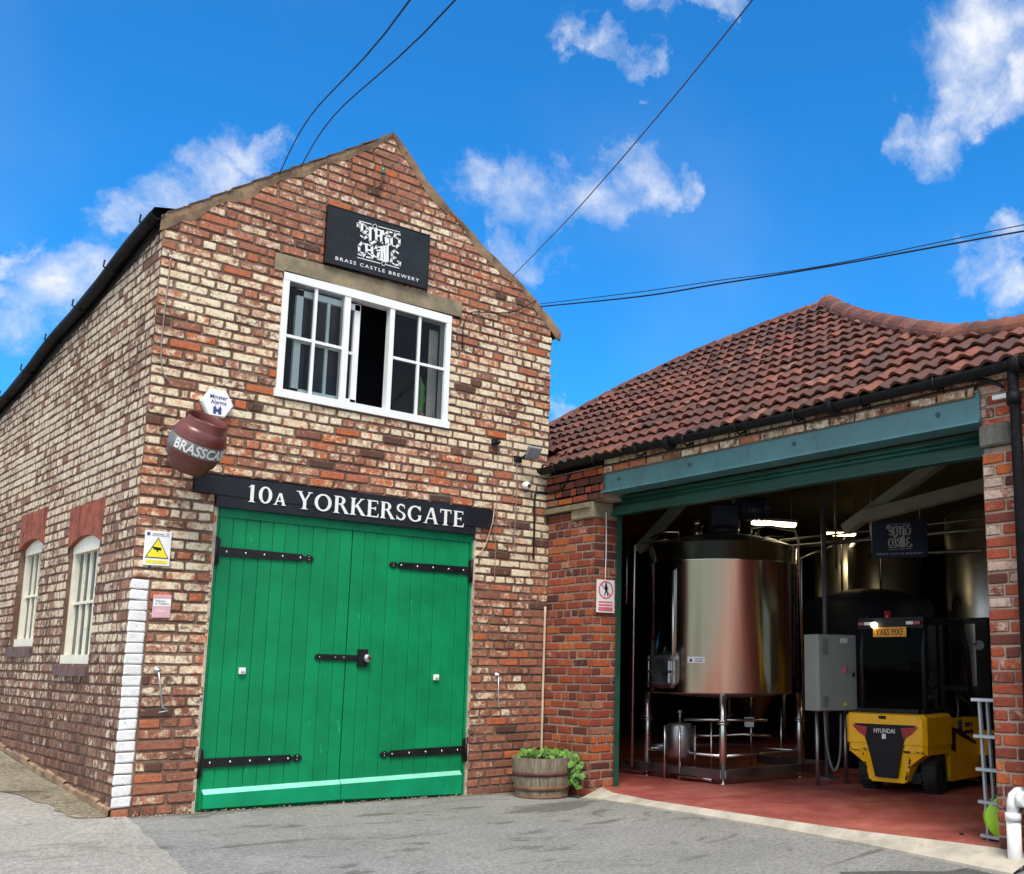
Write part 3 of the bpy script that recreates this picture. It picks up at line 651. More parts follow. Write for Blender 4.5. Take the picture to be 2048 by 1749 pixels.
# left gutter / eaves
gt = MB(); n = 10; pr = []
for k in range(31):
    y = -.03+k*.3; zc = eave(y)+.0+.02*math.sin(k*.8); xo = .070
    c = S(y, zc, xo); ring = []
    for i in range(n+1):
        a = math.pi+math.pi*i/n; ring.append(c+Vector((math.cos(a)*.052, 0, math.sin(a)*.052)))
    for i in range(n, -1, -1):
        a = math.pi+math.pi*i/n; ring.append(c+Vector((math.cos(a)*.046, 0, math.sin(a)*.046)))
    pr.append(ring)
gt.sm = True; gt.loft(pr, True, True)
G1 = gt.build('gutter', gutter_m, B1)
fs_ = MB()
for k in range(30):
    y0, y1 = k*.3, (k+1)*.3
    fs_.add([S(y0, eave(y0)-.10, .016), S(y1, eave(y1)-.10, .016), S(y1, eave(y1)+.02, .02), S(y0, eave(y0)+.02, .02), S(y1, eave(y1)+.055, .09), S(y0, eave(y0)+.055, .09), S(y1, eave(y1)+.10, -.1), S(y0, eave(y0)+.10, -.1)], [(0, 1, 2, 3), (3, 2, 4, 5), (5, 4, 6, 7)])
    if k % 3 == 0: fs_.tube([S(y0+.1, eave(y0)+.0, .155), S(y0+.1, eave(y0)-.06, .16), S(y0+.1, eave(y0)-.09, .09), S(y0+.1, eave(y0)-.06, .02)], .008, 5)
fs_.build('eaves_board', gutter_m, B1)
# stone window lintel
sl = MB(); sl.prism([(.882, 4.468), (2.722, 4.503), (2.724, 4.655), (.882, 4.622)], F, -.08, .022); sl.build('window_lintel', stone, B1)
# ---- upper window
def fbar(m_, ua, ub, va, vb, o0, o1):
    # follow the slight tilt of the opening
    t = lambda u: (u-.97)/1.645*.0
    m_.prism([(ua, va), (ub, va), (ub, vb), (ua, vb)], F, o0, o1)
wf = MB(); z0, z1 = 3.385, 4.46
fbar(wf, .965, 1.02, z0, z1, -.10, .02); fbar(wf, 2.565, 2.62, z0, z1, -.10, .02); fbar(wf, .965, 2.62, z1-.055, z1+.022, -.10, .022); fbar(wf, .95, 2.635, z0-.02, z0+.05, -.10, .034)
fbar(wf, 1.53, 1.585, z0, z1, -.06, .016); fbar(wf, 1.975, 2.02, z0, z1, -.06, .016)
fbar(wf, 1.255, 1.28, z0, z1, -.03, .008); fbar(wf, 1.02, 1.53, 3.905, 3.93, -.03, .006)
fbar(wf, 2.275, 2.30, z0, z1, -.03, .008); fbar(wf, 2.02, 2.57, 3.93, 3.955, -.03, .006)
UW = wf.build('upper_window', white_pt, B1, label='white sliding window with the middle pane open')
sa = MB()
fbar(sa, 1.12, 1.18, z0+.04, z1-.08, -.095, -.055); fbar(sa, 1.66, 1.715, z0+.04, z1-.08, -.095, -.055); fbar(sa, 1.12, 1.71, z0+.04, z0+.10, -.095, -.055); fbar(sa, 1.12, 1.71, z1-.14, z1-.085, -.095, -.055)
fbar(sa, 1.405, 1.43, z0+.05, z1-.1, -.088, -.06); fbar(sa, 1.15, 1.7, 3.90, 3.925, -.086, -.062)
sa.build('sliding_sash', white_pt, UW)
for ua, ub, o in ((1.02, 1.53, -.012), (2.02, 2.565, -.012), (1.18, 1.66, -.076)):
    p_ = MB(); p_.add([F(ua, z0+.04, o), F(ub, z0+.04, o), F(ub, z1-.05, o), F(ua, z1-.05, o)], [(0, 1, 2, 3)]); p_.build('pane', glass, UW)
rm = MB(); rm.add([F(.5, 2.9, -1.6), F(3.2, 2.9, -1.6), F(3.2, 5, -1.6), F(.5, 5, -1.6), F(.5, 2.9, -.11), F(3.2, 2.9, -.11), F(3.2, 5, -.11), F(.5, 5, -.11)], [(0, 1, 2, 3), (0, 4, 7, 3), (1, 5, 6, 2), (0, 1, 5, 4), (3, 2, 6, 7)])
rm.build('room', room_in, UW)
cur = MB()
for k in range(8): cur.prism([(2.48+k*.012, z0+.05), (2.50+k*.012, z0+.05), (2.50+k*.012, z1-.1), (2.48+k*.012, z1-.1)], F, -.16-(k % 2)*.012, -.15-(k % 2)*.012)
cur.build('curtain', simple('pale_curtain', (.55, .5, .42), .9), UW)
# cactus on the inside sill
CT = thing('cactus', (2.40, .15, z0+.05), 'tall thin green cactus in a small pot behind the right window pane', 'cactus')
c_ = MB(); c_.sm = True; rings = []
for k in range(14):
    t = k/13; r0 = .032*(1-.75*max(0, t-.72)/.28)*(1+.12*math.sin(t*19))*(.8+.2*min(1, t*4))
    rings.append([Vector((2.40+.012*math.sin(t*3)+r0*(1+.28*(i % 2))*math.cos(i*math.pi/6), .15+r0*(1+.28*(i % 2))*math.sin(i*math.pi/6), z0+.10+t*.38)) for i in range(12)])
c_.loft(rings); c_.build('stem', cactus_m, CT)
c_ = MB(); c_.lathe([(.035, 0), (.05, .06), (.05, .07), (.04, .07)], (2.40, .15, z0+.05), (0, 0, 1), 14); c_.build('pot', terracotta, CT)
sl2 = MB(); sl2.box((.9, .09, z0-.02), (2.7, .26, z0+.048)); sl2.build('inner_sill', room_in, UW)
# ---- garage doors
gd = MB(); fbar(gd, .572, .60, -.02, 2.37, -.06, -.012); fbar(gd, 2.945, 2.972, -.09, 2.37, -.06, -.012); fbar(gd, .60, 2.945, 2.30, 2.375, -.06, -.008)
GD = gd.build('garage_door', green_frame, B1, label='green double doors with black strap hinges')
rnd = random.Random(4)
def leaf(u0, u1, zb0, zb1, name):
    m_ = MB(); k = 10; ws = [rnd.uniform(.9, 1.1) for _ in range(k)]; s_ = sum(ws); x = u0
    for w_ in ws:
        x2 = x+(u1-u0)*w_/s_; zb = lambda u: zb0+(zb1-zb0)*(u-u0)/(u1-u0)
        a, c = x+.0015, x2-.0015; o = -.02+rnd.uniform(-.002, .002); m_.cur = (rnd.random(), .5, .5)
        m_.add([F(a, zb(a), -.05), F(a, zb(a), o-.003), F(a+.004, zb(a), o), F(c-.004, zb(c), o), F(c, zb(c), o-.003), F(c, zb(c), -.05)]+[F(a, 2.298, -.05), F(a, 2.298, o-.003), F(a+.004, 2.298, o), F(c-.004, 2.298, o), F(c, 2.298, o-.003), F(c, 2.298, -.05)], [(i, i+1, i+7, i+6) for i in range(5)]+[(0, 1, 2, 3, 4, 5), (6, 7, 8, 9, 10, 11)])
        x = x2
    m_.add([F(u0, -.03, -.044), F(u1, -.03, -.044), F(u1, 2.29, -.044), F(u0, 2.29, -.044)], [(0, 1, 2, 3)])
    return m_.build(name, green, GD, label=('left' if u0 < 1 else 'right')+' leaf of the green double doors')
leaf(.604, 1.742, .012, -.012, 'door_leaf'); leaf(1.748, 2.942, -.012, -.055, 'door_leaf')
def kick(u0, u1, a0, a1):
    m_ = MB(); zt = .165; vs = []
    for u, zb in ((u0, a0), (u1, a1)): vs += [F(u, zb, -.018), F(u, zb, .022), F(u, zt-.035, .022), F(u, zt, -.018)]
    m_.add(vs, [(0, 1, 5, 4), (1, 2, 6, 5), (0, 1, 2), (4, 5, 6)]); kb = m_.build('kickboard', green2, GD)
    m_ = MB(); m_.add([vs[2], vs[3], vs[7], vs[6], vs[0]*.1+vs[3]*.9, vs[4]*.1+vs[7]*.9], [(0, 1, 2, 3), (0, 1, 4), (3, 2, 5)]); m_.build('skylit_bevel', green3, kb)  # bevel brightened by its colour, as if reflecting the sky
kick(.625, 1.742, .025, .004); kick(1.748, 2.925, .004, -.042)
def strap(u0, u1, v, side):
    m_ = MB(); n = 1 if u1 > u0 else -1; L_ = abs(u1-u0)
    def f(a, b_, o): return F(u0+n*a, v+b_, o)
    m_.prism([(.02, -.036), (L_*.55, -.033), (L_-.10, -.028), (L_-.10, .028), (L_*.55, .033), (.02, .036)], f, -.016, -.004)
    m_.prism([(L_-.10, -.018), (L_-.075, -.012), (L_-.06, -.030), (L_-.02, -.022), (L_, 0), (L_-.02, .022), (L_-.06, .030), (L_-.075, .012), (L_-.10, .018)], f, -.016, -.005)
    m_.prism([(-.035, -.10), (.025, -.10), (.025, .10), (-.035, .10)], f, -.016, .004); m_.cyl(f(-.003, -.11, .006), f(-.003, .11, .006), .013, n=10)
    h = m_.build('strap_hinge', black_pt, GD); bt = MB()
    for k in range(5):
        a = .08+(L_-.2)*k/4; bt.lathe([(.011, 0), (.009, .005), (.003, .008)], f(a, 0, -.004), F(0, 0, 1)-F(0, 0, 0), 8)
    for b_ in (-.012, .012): bt.lathe([(.007, 0), (.005, .004)], f(L_-.045, b_, -.005), (0, -1, 0), 8)
    bt.build('bolt_heads', steel, h)
strap(.59, 1.40, 2.02, 0); strap(.585, 1.405, .365, 0); strap(2.955, 2.10, 2.025, 1); strap(2.965, 2.10, .352, 1)
lt = MB(); lt.prism([(1.47, 1.17), (1.49, 1.167), (1.84, 1.16), (1.84, 1.21), (1.49, 1.217), (1.47, 1.21), (1.458, 1.19)], F, -.018, -.004); lt.prism([(1.845, 1.112), (1.935, 1.112), (1.935, 1.262), (1.845, 1.262)], F, -.018, .004); lt.prism([(1.90, 1.165), (1.95, 1.165), (1.95, 1.205), (1.90, 1.205)], F, -.018, .012)
LT = lt.build('hasp_latch', black_pt, GD); lk = MB(); lk.lathe([(.036, 0), (.036, .022), (.030, .03), (.0, .03)], F(1.925, 1.185, .008), (0, -1, 0), 20, False)
PL = lk.build('round_padlock', steel, LT); 
k_ = MB()
for u, v in ((1.50, 1.192), (1.64, 1.19), (1.72, 1.188)): k_.lathe([(.009, 0), (.006, .006)], F(u, v, -.004), (0, -1, 0), 8)
k_.build('bolt_heads', steel, LT)
for u, v in ((.862, 1.073), (2.628, 1.017)):
    m_ = MB(); m_.obox(F(u, v, -.006), (1, 0, 0), (0, 1, 0), (0, 0, 1), .026, .014, .026, .005); q = m_.build('door_magnet_box', white_pt, GD); d_ = MB(); d_.obox(F(u, v-.008, .0095), (1, 0, 0), (0, 1, 0), (0, 0, 1), .014, .002, .006); d_.build('catch', alu, q)
# mortar strips at the jambs
jm = MB()
for k in range(30):
    v = -.02+k*.08; a = rnd.uniform(.010, .022)
    jm.prism([(.555-a*.3, v), (.574, v), (.574, v+.08), (.555-a*.3, v+.08)], F, -.02, .006+rnd.uniform(0, .004)); jm.prism([(2.970, v-.06), (2.988+a*.4, v-.06), (2.988+a*.4, v+.02), (2.970, v+.02)], F, -.02, .006+rnd.uniform(0, .004))
jm.build('jamb_pointing', simple('pale_pointing', (.45, .38, .28), .95, var=.2, vs=20, bs=.5), B1)
# inside the doors: nothing but a dark back so no light leaks
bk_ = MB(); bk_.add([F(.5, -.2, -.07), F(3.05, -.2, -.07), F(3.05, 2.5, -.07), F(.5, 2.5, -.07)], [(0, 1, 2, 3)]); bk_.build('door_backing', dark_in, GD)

# ---- painted lintel beam with the house name
LB = thing('name_board_lintel', (1.76, 0, 2.47), 'long black painted beam over the green doors with white street name lettering', 'sign')
m_ = MB(); m_.prism([(.372, 2.475), (.545, 2.468), (3.156, 2.448), (3.156, 2.632), (.372, 2.622)], F, -.06, .045)
m_.prism([(.549, 2.372), (2.965, 2.372), (2.965, 2.4475), (.549, 2.466)], F, -.06, .040); m_.build('beam', beam_blk, LB)
# serif capitals as pen polygons: x 0..w, y 0..1 ; T thick, t thin
T_, t_ = .17, .085
def sl_stem(x, w=T_, y0=0, y1=1, serif=True):
    o = [[(x-w/2, y0), (x+w/2, y0), (x+w/2, y1), (x-w/2, y1)]]
    if serif: o += [[(x-w/2-.09, y0), (x+w/2+.09, y0), (x+w/2+.02, y0+.055), (x-w/2-.02, y0+.055)], [(x-w/2-.09, y1), (x+w/2+.09, y1), (x+w/2+.02, y1-.055), (x-w/2-.02, y1-.055)]]
    return o
def ln(x0, y0, x1, y1, w): 
    # slanted stroke with horizontal cut ends
    return [(x0-w/2, y0), (x0+w/2, y0), (x1+w/2, y1), (x1-w/2, y1)]
def sf(x, y, w=.15, up=True): return [(x-w, y), (x+w, y), (x+w*.6, y+(.05 if up else -.05)), (x-w*.6, y+(.05 if up else -.05))]
def arc(cx, cy, rx, ry, a0, a1, wx, wy, n=16):
    out = []
    for i in range(n):
        a, b_ = R(a0+(a1-a0)*i/n), R(a0+(a1-a0)*(i+1)/n)
        def q(an, k):
            return (cx+math.cos(an)*(rx+k*wx/2), cy+math.sin(an)*(ry+k*wy/2))
        out.append([q(a, 1), q(b_, 1), q(b_, -1), q(a, -1)])
    return out
def hb(x0, x1, y, w=.07): return [(x0, y-w/2), (x1, y-w/2), (x1, y+w/2), (x0, y+w/2)]
GL = {
 '1': (.50, sl_stem(.26, T_, 0, 1, False)+[[(.08, 0), (.44, 0), (.38, .05), (.14, .05)], [(.06, .84), (.18, .86), (.30, 1), (.22, 1)]]),
 '0': (.72, arc(.36, .5, .255, .455, 0, 360, T_, .09, 28)),
 'a': (.62, [ln(.10, 0, .31, .72, .075), ln(.54, 0, .33, .72, .14), hb(.17, .46, .24), sf(.10, 0, .12), sf(.53, 0, .13)]),
 'Y': (.86, [ln(.46, .42, .17, 1, .16), ln(.46, .42, .72, 1, .08), [(.38, 0), (.54, 0), (.54, .48), (.38, .48)], sf(.46, 0, .19), sf(.17, 1, .18, False), sf(.72, 1, .14, False)]),
 'O': (.96, arc(.48, .5, .36, .455, 0, 360, T_, .09, 30)),
 'R': (.82, sl_stem(.17)+arc(.34, .75, .20, .215, -90, 90, T_, .07, 14)+[hb(.17, .36, .965), hb(.17, .36, .535), [(.34, .54), (.50, .54), (.84, 0), (.64, 0)], sf(.74, 0, .14)]),
 'K': (.84, sl_stem(.17)+[[(.22, .46), (.32, .46), (.70, 1), (.60, 1)], [(.30, .56), (.44, .62), (.86, 0), (.65, 0)], sf(.66, 1, .14, False), sf(.76, 0, .14)]),
 'E': (.70, sl_stem(.17)+[hb(.17, .62, .965), hb(.17, .52, .52), hb(.17, .66, .035), [(.57, 1), (.63, 1), (.64, .80), (.60, .80)], [(.47, .62), (.53, .62), (.53, .42), (.47, .42)], [(.60, 0), (.67, 0), (.70, .22), (.66, .22)]]),
 'S': (.62, arc(.31, .745, .19, .215, 30, 268, .12, .09, 14)+arc(.31, .265, .21, .225, -150, 92, .14, .09, 14)+[[(.46, .96), (.52, .96), (.53, .74), (.49, .74)], [(.07, .04), (.13, .04), (.11, .28), (.07, .28)]]),
 'G': (.92, arc(.47, .5, .36, .455, 42, 320, T_, .09, 24)+[[(.68, .12), (.82, .12), (.82, .42), (.68, .42)], sf(.75, .42, .14, False), [(.70, .98), (.77, .98), (.78, .70), (.74, .70)]]),
 'A': (.88, [ln(.12, 0, .44, 1, .08), ln(.76, 0, .47, 1, .17), hb(.22, .64, .32), sf(.12, 0, .13), sf(.77, 0, .15)]),
 'T': (.80, sl_stem(.40, T_, 0, 1, False)+[hb(.06, .74, .96, .08), sf(.40, 0, .19), [(.05, 1), (.11, 1), (.09, .76), (.05, .76)], [(.69, 1), (.75, 1), (.75, .76), (.71, .76)]]),
}
def letters(s, x0, x1, y0, h, name, sp=.07):
    tot = sum((GL[c][0]+sp) if c != ' ' else .42 for c in s)-sp; kx = (x1-x0)/tot; x = x0; m_ = MB(); q = 0
    for c in s:
        if c == ' ': x += .42*kx; continue
        w_, polys = GL[c]
        for poly in polys:
            q += 1; m_.prism([(x+a*kx, y0+b_*h) for a, b_ in poly], F, .044, .0475+(q % 7)*.00025)
        x += (w_+sp)*kx
    m_.build(name, text_white, LB)
letters('10a', .778, 1.100, 2.437, .142, 'lettering'); letters('YORKERSGATE', 1.185, 2.825, 2.428, .150, 'lettering')

# ---- brewery sign
LOGO = [[(0.286, 0.881), (0.407, 0.885)], [(0.477, 0.884), (0.694, 0.898)], [(0.29, 0.219), (0.512, 0.224)], [(0.574, 0.231), (0.702, 0.23)], [(0.46, 0.879), (0.457, 0.855), (0.447, 0.836), (0.434, 0.828), (0.423, 0.836), (0.419, 0.855), (0.422, 0.879), (0.432, 0.898), (0.445, 0.906), (0.455, 0.899), (0.46, 0.879)], [(0.568, 0.249), (0.564, 0.225), (0.554, 0.206), (0.541, 0.199), (0.531, 0.207), (0.526, 0.227), (0.529, 0.25), (0.539, 0.269), (0.552, 0.276), (0.563, 0.268), (0.568, 0.249)], [(0.296, 0.768), (0.278, 0.773), (0.276, 0.824), (0.304, 0.855), (0.339, 0.834), (0.366, 0.808), (0.37, 0.754), (0.335, 0.687)], [(0.314, 0.82), (0.317, 0.708), (0.338, 0.689), (0.372, 0.688), (0.374, 0.647), (0.344, 0.594), (0.308, 0.625)], [(0.397, 0.816), (0.402, 0.57), (0.418, 0.527)], [(0.397, 0.816), (0.435, 0.817), (0.448, 0.783)], [(0.455, 0.829), (0.462, 0.613), (0.429, 0.558)], [(0.505, 0.816), (0.511, 0.62), (0.527, 0.603)], [(0.461, 0.822), (0.505, 0.821)], [(0.459, 0.706), (0.508, 0.723)], [(0.52, 0.825), (0.531, 0.768)], [(0.614, 0.845), (0.573, 0.839), (0.551, 0.779), (0.576, 0.73), (0.58, 0.616), (0.558, 0.636)], [(0.553, 0.717), (0.565, 0.608), (0.616, 0.61), (0.611, 0.75), (0.581, 0.775)], [(0.696, 0.851), (0.65, 0.847), (0.643, 0.779), (0.692, 0.759), (0.692, 0.668), (0.661, 0.598), (0.624, 0.615)], [(0.356, 0.492), (0.324, 0.505), (0.298, 0.429), (0.304, 0.339), (0.333, 0.314)], [(0.294, 0.283), (0.34, 0.267), (0.356, 0.316), (0.332, 0.329)], [(0.367, 0.498), (0.374, 0.357), (0.436, 0.319)], [(0.378, 0.504), (0.422, 0.487), (0.429, 0.367)], [(0.376, 0.4), (0.424, 0.416)], [(0.377, 0.271), (0.423, 0.275), (0.447, 0.335)], [(0.503, 0.511), (0.471, 0.514), (0.458, 0.455), (0.491, 0.421), (0.486, 0.304), (0.45, 0.326)], [(0.52, 0.531), (0.525, 0.293)], [(0.49, 0.452), (0.537, 0.467)], [(0.484, 0.292), (0.583, 0.294)], [(0.574, 0.603), (0.583, 0.309)], [(0.546, 0.556), (0.557, 0.3)], [(0.688, 0.497), (0.654, 0.531), (0.623, 0.477), (0.627, 0.422), (0.663, 0.41), (0.626, 0.369), (0.619, 0.302), (0.662, 0.272), (0.706, 0.29), (0.71, 0.345), (0.683, 0.352)]]
def logo(fn, parent, mat, w, h, d, wt=.024, small=.06):
    m_ = MB()
    for i, s_ in enumerate(LOGO):
        ww = .007*w if i < 4 else .006*w if i < 6 else wt*w
        m_.stroke([((x-.5)*w, (y-.5)*h) for x, y in s_], ww, fn, d, d+.0015+(i % 9)*.0002, None if i < 6 else .42)
    m_.build('logo_lettering', mat, parent)
    text('BRASS CASTLE BREWERY', lambda a, b_, o: fn(a, b_+(.105-.5)*h, o), 1, mat, 'lettering', parent, d, d+.002, width=.83*w, height=small*h, space=1.35, bold=.004)
SG = thing('brewery_sign', (1.81, 0, 4.9), 'dark grey rectangular brewery sign with white logo, mounted above the upper window', 'sign')
SGc = (1.812, 4.93); 
def FS(a, b_, o): return F(SGc[0]+a, SGc[1]+b_+a*.025, o+.0)
m_ = MB(); m_.prism([(-.503, -.266), (.503, -.266), (.503, .266), (-.503, .266)], FS, .03, .055); m_.build('board', simple('dark_sign_paint', (.009, .013, .018), .5, var=.45, vs=3, dirt=((.022, .030, .032), .5), spec=.3), SG)
m_ = MB()
for a, b_, c, d in ((-.51, -.273, .51, -.264), (-.51, .264, .51, .273), (-.51, -.264, -.501, .264), (.501, -.264, .51, .264)): m_.prism([(a, b_), (c, b_), (c, d), (a, d)], FS, .012, .059)
m_.build('frame', black_pt, SG)
logo(FS, SG, text_white, 1.0, .53, .055)

# ---- alarm box
AB = thing('alarm_box', (.49, 0, 3.2), 'white hexagonal alarm box with blue lettering, above the brown keg', 'alarm box')
hx = [(.49+.128*math.cos(R(a))*1.0, 3.205+.128*math.sin(R(a))) for a in (0, 60, 120, 180, 240, 300)]
m_ = MB(); m_.prism(hx, F, .012, .05); hi_ = [(.49+(a-.49)*.93, 3.205+(b_-3.205)*.93) for a, b_ in hx]
vs = [F(a, b_, .05) for a, b_ in hx]+[F(a, b_, .062) for a, b_ in hi_]; m_.add(vs, [(i, (i+1) % 6, 6+(i+1) % 6, 6+i) for i in range(6)]+[(6, 7, 8, 9, 10, 11)]); m_.build('case', white_pt, AB)
text('Minster', lambda a, b_, o: F(.495+a, 3.255+b_, o), 1, navy, 'lettering', AB, .062, .064, width=.135, height=.034, bold=.01); text('Alarms', lambda a, b_, o: F(.495+a, 3.212+b_, o), 1, navy, 'lettering', AB, .062, .064, width=.122, height=.034, bold=.01)
m_ = MB()
for p in ([(-.032, 0), (-.008, 0), (-.008, .055), (-.014, .055), (-.02, .075), (-.026, .055), (-.032, .055)], [(.008, 0), (.032, 0), (.032, .055), (.026, .055), (.02, .075), (.014, .055), (.008, .055)], [(-.008, .018), (.008, .018), (.008, .042), (-.008, .042)]): m_.prism([(.49+a, 3.115+b_) for a, b_ in p], F, .062, .064)
m_.build('emblem', navy, AB)

# ---- keg
KG = thing('hanging_cask', (.25, -.33, 2.8), 'dark red metal cask with white lettering band, hung from the wall corner', 'cask')
ax = Vector((.14, -.50, .84)).normalized(); kc = Vector((.262, -.36, 2.785)); e1 = Vector((0, -1, 0)).cross(ax).normalized(); e2 = ax.cross(e1)
prof = [(.0, -.175), (.11, -.175), (.12, -.20), (.14, -.232), (.150, -.232), (.150, -.19), (.158, -.165), (.176, -.145), (.188, -.10), (.196, -.07), (.199, -.062), (.196, -.055), (.196, .055), (.199, .062), (.196, .07), (.188, .10), (.172, .145), (.158, .158), (.150, .165), (.150, .235), (.146, .24), (.140, .235), (.138, .18), (.13, .16), (.0, .15)]
prof = [(a, b_*.90) for a, b_ in prof]
m_ = MB(); m_.lathe(prof, kc, ax, 48, False); m_.build('shell', keg_red, KG)
m_ = MB(); m_.lathe([(.1965, -.05), (.1985, -.048), (.1985, .048), (.1965, .05)], kc, ax, 48, False); m_.build('band', keg_band, KG)
# lettering wrapped round the band
tc_ = Vector(((CAMP-kc).dot(e1), (CAMP-kc).dot(e2))); a0 = math.atan2(tc_.y, tc_.x)
def kegfn(a, b_, o):
    an = a0+(a)/.2; d = e1*math.cos(an)+e2*math.sin(an); return kc+ax*b_+d*(.1985+o)
p1 = kegfn(.05, 0, 0); p0 = kegfn(-.05, 0, 0); sgn = 1 if (p1-p0).dot(r_) > 0 else -1
text('BRASSCASTLE', lambda a, b_, o: kegfn(sgn*(a+.125), b_, o), 1, text_white, 'lettering', KG, .0, .003, width=.56, height=.078, bold=.02, space=1.0)
m_ = MB()
m_.tube([F(.1, 2.93, 0), F(.12, 2.93, .12), kc+e1*-.13*0+Vector((-.10, .10, .10))], .014, 6); m_.tube([F(.33, 2.72, 0), kc+Vector((.08, .12, -.10))], .014, 6)
m_.lathe([(.03, 0), (.035, .03), (.02, .03)], kc-ax*.21+e1*-.13, ax, 12); m_.build('bracket', keg_red, KG)
m_ = MB()
for s_ in (-1, 1): m_.tube([kc+e1*s_*.145+ax*.19, kc+e1*s_*.152+ax*.215, kc+e1*s_*.145+ax*.238], .012, 6)
m_.build('handle', keg_red, KG)

# ---- small signs on the front wall
CS = thing('camera_warning_sign', (.145, 0, 2.0), 'white sign with yellow triangle and camera picture, beside the corner', 'sign')
m_ = MB(); m_.obox(F(.145, 2.0, .02), (1, 0, .02), (0, 1, 0), (0, 0, 1), .095, .005, .133, .003); m_.build('board', white_pt, CS)
m_ = MB(); m_.prism([(.06, 1.925), (.228, 1.925), (.144, 2.085)], F, .026, .0275); m_.build('triangle_border', black_pl, CS)
m_ = MB(); m_.prism([(.069, 1.931), (.219, 1.931), (.144, 2.074)], F, .0275, .029); m_.prism([(.068, 1.885), (.222, 1.885), (.222, 1.908), (.068, 1.908)], F, .0255, .027); m_.build('yellow_print', yellow_pr, CS)
m_ = MB(); m_.prism([(.118, 1.988), (.170, 1.984), (.170, 2.006), (.118, 2.010)], F, .029, .0302); m_.prism([(.108, 1.998), (.118, 1.996), (.118, 2.010), (.108, 2.012)], F, .029, .0302); m_.prism([(.138, 1.970), (.150, 1.974), (.148, 1.988), (.140, 1.988)], F, .029, .0302); m_.build('camera_picture', black_pl, CS)
m_ = MB(); m_.prism([(.062, 2.096), (.084, 2.096), (.084, 2.120), (.062, 2.120)], F, .0255, .027); m_.build('emblem', navy, CS)
m_ = MB()
for a, b_, y, h_ in ((.10, .185, 2.108, .006), (.20, .222, 2.116, .006), (.20, .222, 2.10, .006), (.095, .20, 2.097, .003)): m_.prism([(a, y), (b_, y), (b_, y+h_), (a, y+h_)], F, .0255, .027)
m_.build('small_print', grey_print, CS)
WS = thing('welcome_plaque', (.212, 0, 1.56), 'small pink and white welcome plaque beside the white painted strip', 'sign')
m_ = MB(); m_.obox(F(.212, 1.56, .018), (1, 0, .03), (0, 1, 0), (0, 0, 1), .065, .005, .088, .003); m_.build('board', pink, WS)
m_ = MB(); m_.prism([(.150, 1.558), (.274, 1.562), (.273, 1.618), (.149, 1.614)], F, .0235, .0245); m_.build('white_panel', white_pt, WS)
text('Welcome', lambda a, b_, o: F(.197+a, 1.601+b_, o), 1, grey_print, 'lettering', WS, .0245, .026, width=.075, height=.014, bold=.02); text('to Yorkshire', lambda a, b_, o: F(.212+a, 1.581+b_, o), 1, grey_print, 'lettering', WS, .0245, .026, width=.10, height=.016, bold=.02)
m_ = MB(); m_.prism([(.175, 1.520), (.240, 1.520), (.240, 1.526), (.175, 1.526)], F, .0235, .0245); m_.build('small_print', text_white, WS)
# ---- door hooks
for nm, u, v, du, dv, lab in (('door_hook', .219, 1.079, .055, -.28, 'galvanised door hook hanging left of the green doors'), ('door_hook', 3.277, 1.039, .012, -.27, 'galvanised door hook hanging right of the green doors')):
    o = thing(nm, (u, 0, v), lab, 'door hook', 'hooks that hold the garage doors open'); m_ = MB()
    m_.lathe([(.026, 0), (.026, .008), (.012, .01), (.012, .04), (0, .04)], F(u, v, .012), (0, -1, 0), 14, False); m_.build('eye_plate', galv, o)
    m_ = MB(); m_.tube([F(u, v, .045), F(u+du*.5, v+dv*.5, .04), F(u+du, v+dv, .035), F(u+du+.03, v+dv-.012, .04), F(u+du+.035, v+dv-.024, .045), F(u+du-.03, v+dv-.036, .045)] if u < 1 else [F(u, v, .045), F(u+du, v+dv, .035), F(u+du+.02, v+dv-.02, .045)], .0065, 6); m_.build('rod', galv, o)
# ---- lights and cameras on the wall
o = thing('movement_sensor', (3.157, 0, 3.327), 'small black sensor box high on the cream brick wall right of the window', 'sensor'); m_ = MB(); m_.obox(F(3.157, 3.32, .035), (1, 0, 0), (0, 1, 0), (0, 0, 1), .035, .03, .03, .008); m_.build('case', black_pl, o); m_ = MB(); m_.lathe([(.02, 0), (.02, .02), (.012, .03), (0, .032)], F(3.165, 3.315, .065), (.3, -1, -.3), 12, False); m_.build('lens', black_pt, o)
o = thing('floodlight', (3.5, 0, 3.24), 'grey square floodlight on a bracket near the right edge of the gable wall', 'floodlight')
ay = Vector((.15, -.8, -.58)).normalized(); axx = Vector((0, -1, 0)).cross(Vector((0, 0, 1))).normalized(); axx = (axx-ay*axx.dot(ay)).normalized(); az = axx.cross(ay)
c = F(3.54, 3.25, .14); m_ = MB(); m_.obox(c, axx, ay, az, .085, .02, .065, .006); m_.build('housing', simple('grey_lamp_housing', (.22, .23, .24), .5), o)
m_ = MB(); m_.obox(c+ay*.021, axx, ay, az, .072, .003, .052); m_.build('glass', simple('dull_lamp_glass', (.30, .32, .34), .2), o)
m_ = MB(); m_.tube([F(3.45, 3.19, .0), F(3.45, 3.19, .07), c-axx*.09], .012, 6); m_.tube([F(3.45, 3.19, .07), c+axx*.09-az*.03], .008, 6); m_.obox(F(3.44, 3.185, .02), (1, 0, 0), (0, 1, 0), (0, 0, 1), .04, .02, .03, .004); m_.build('bracket', black_pl, o)
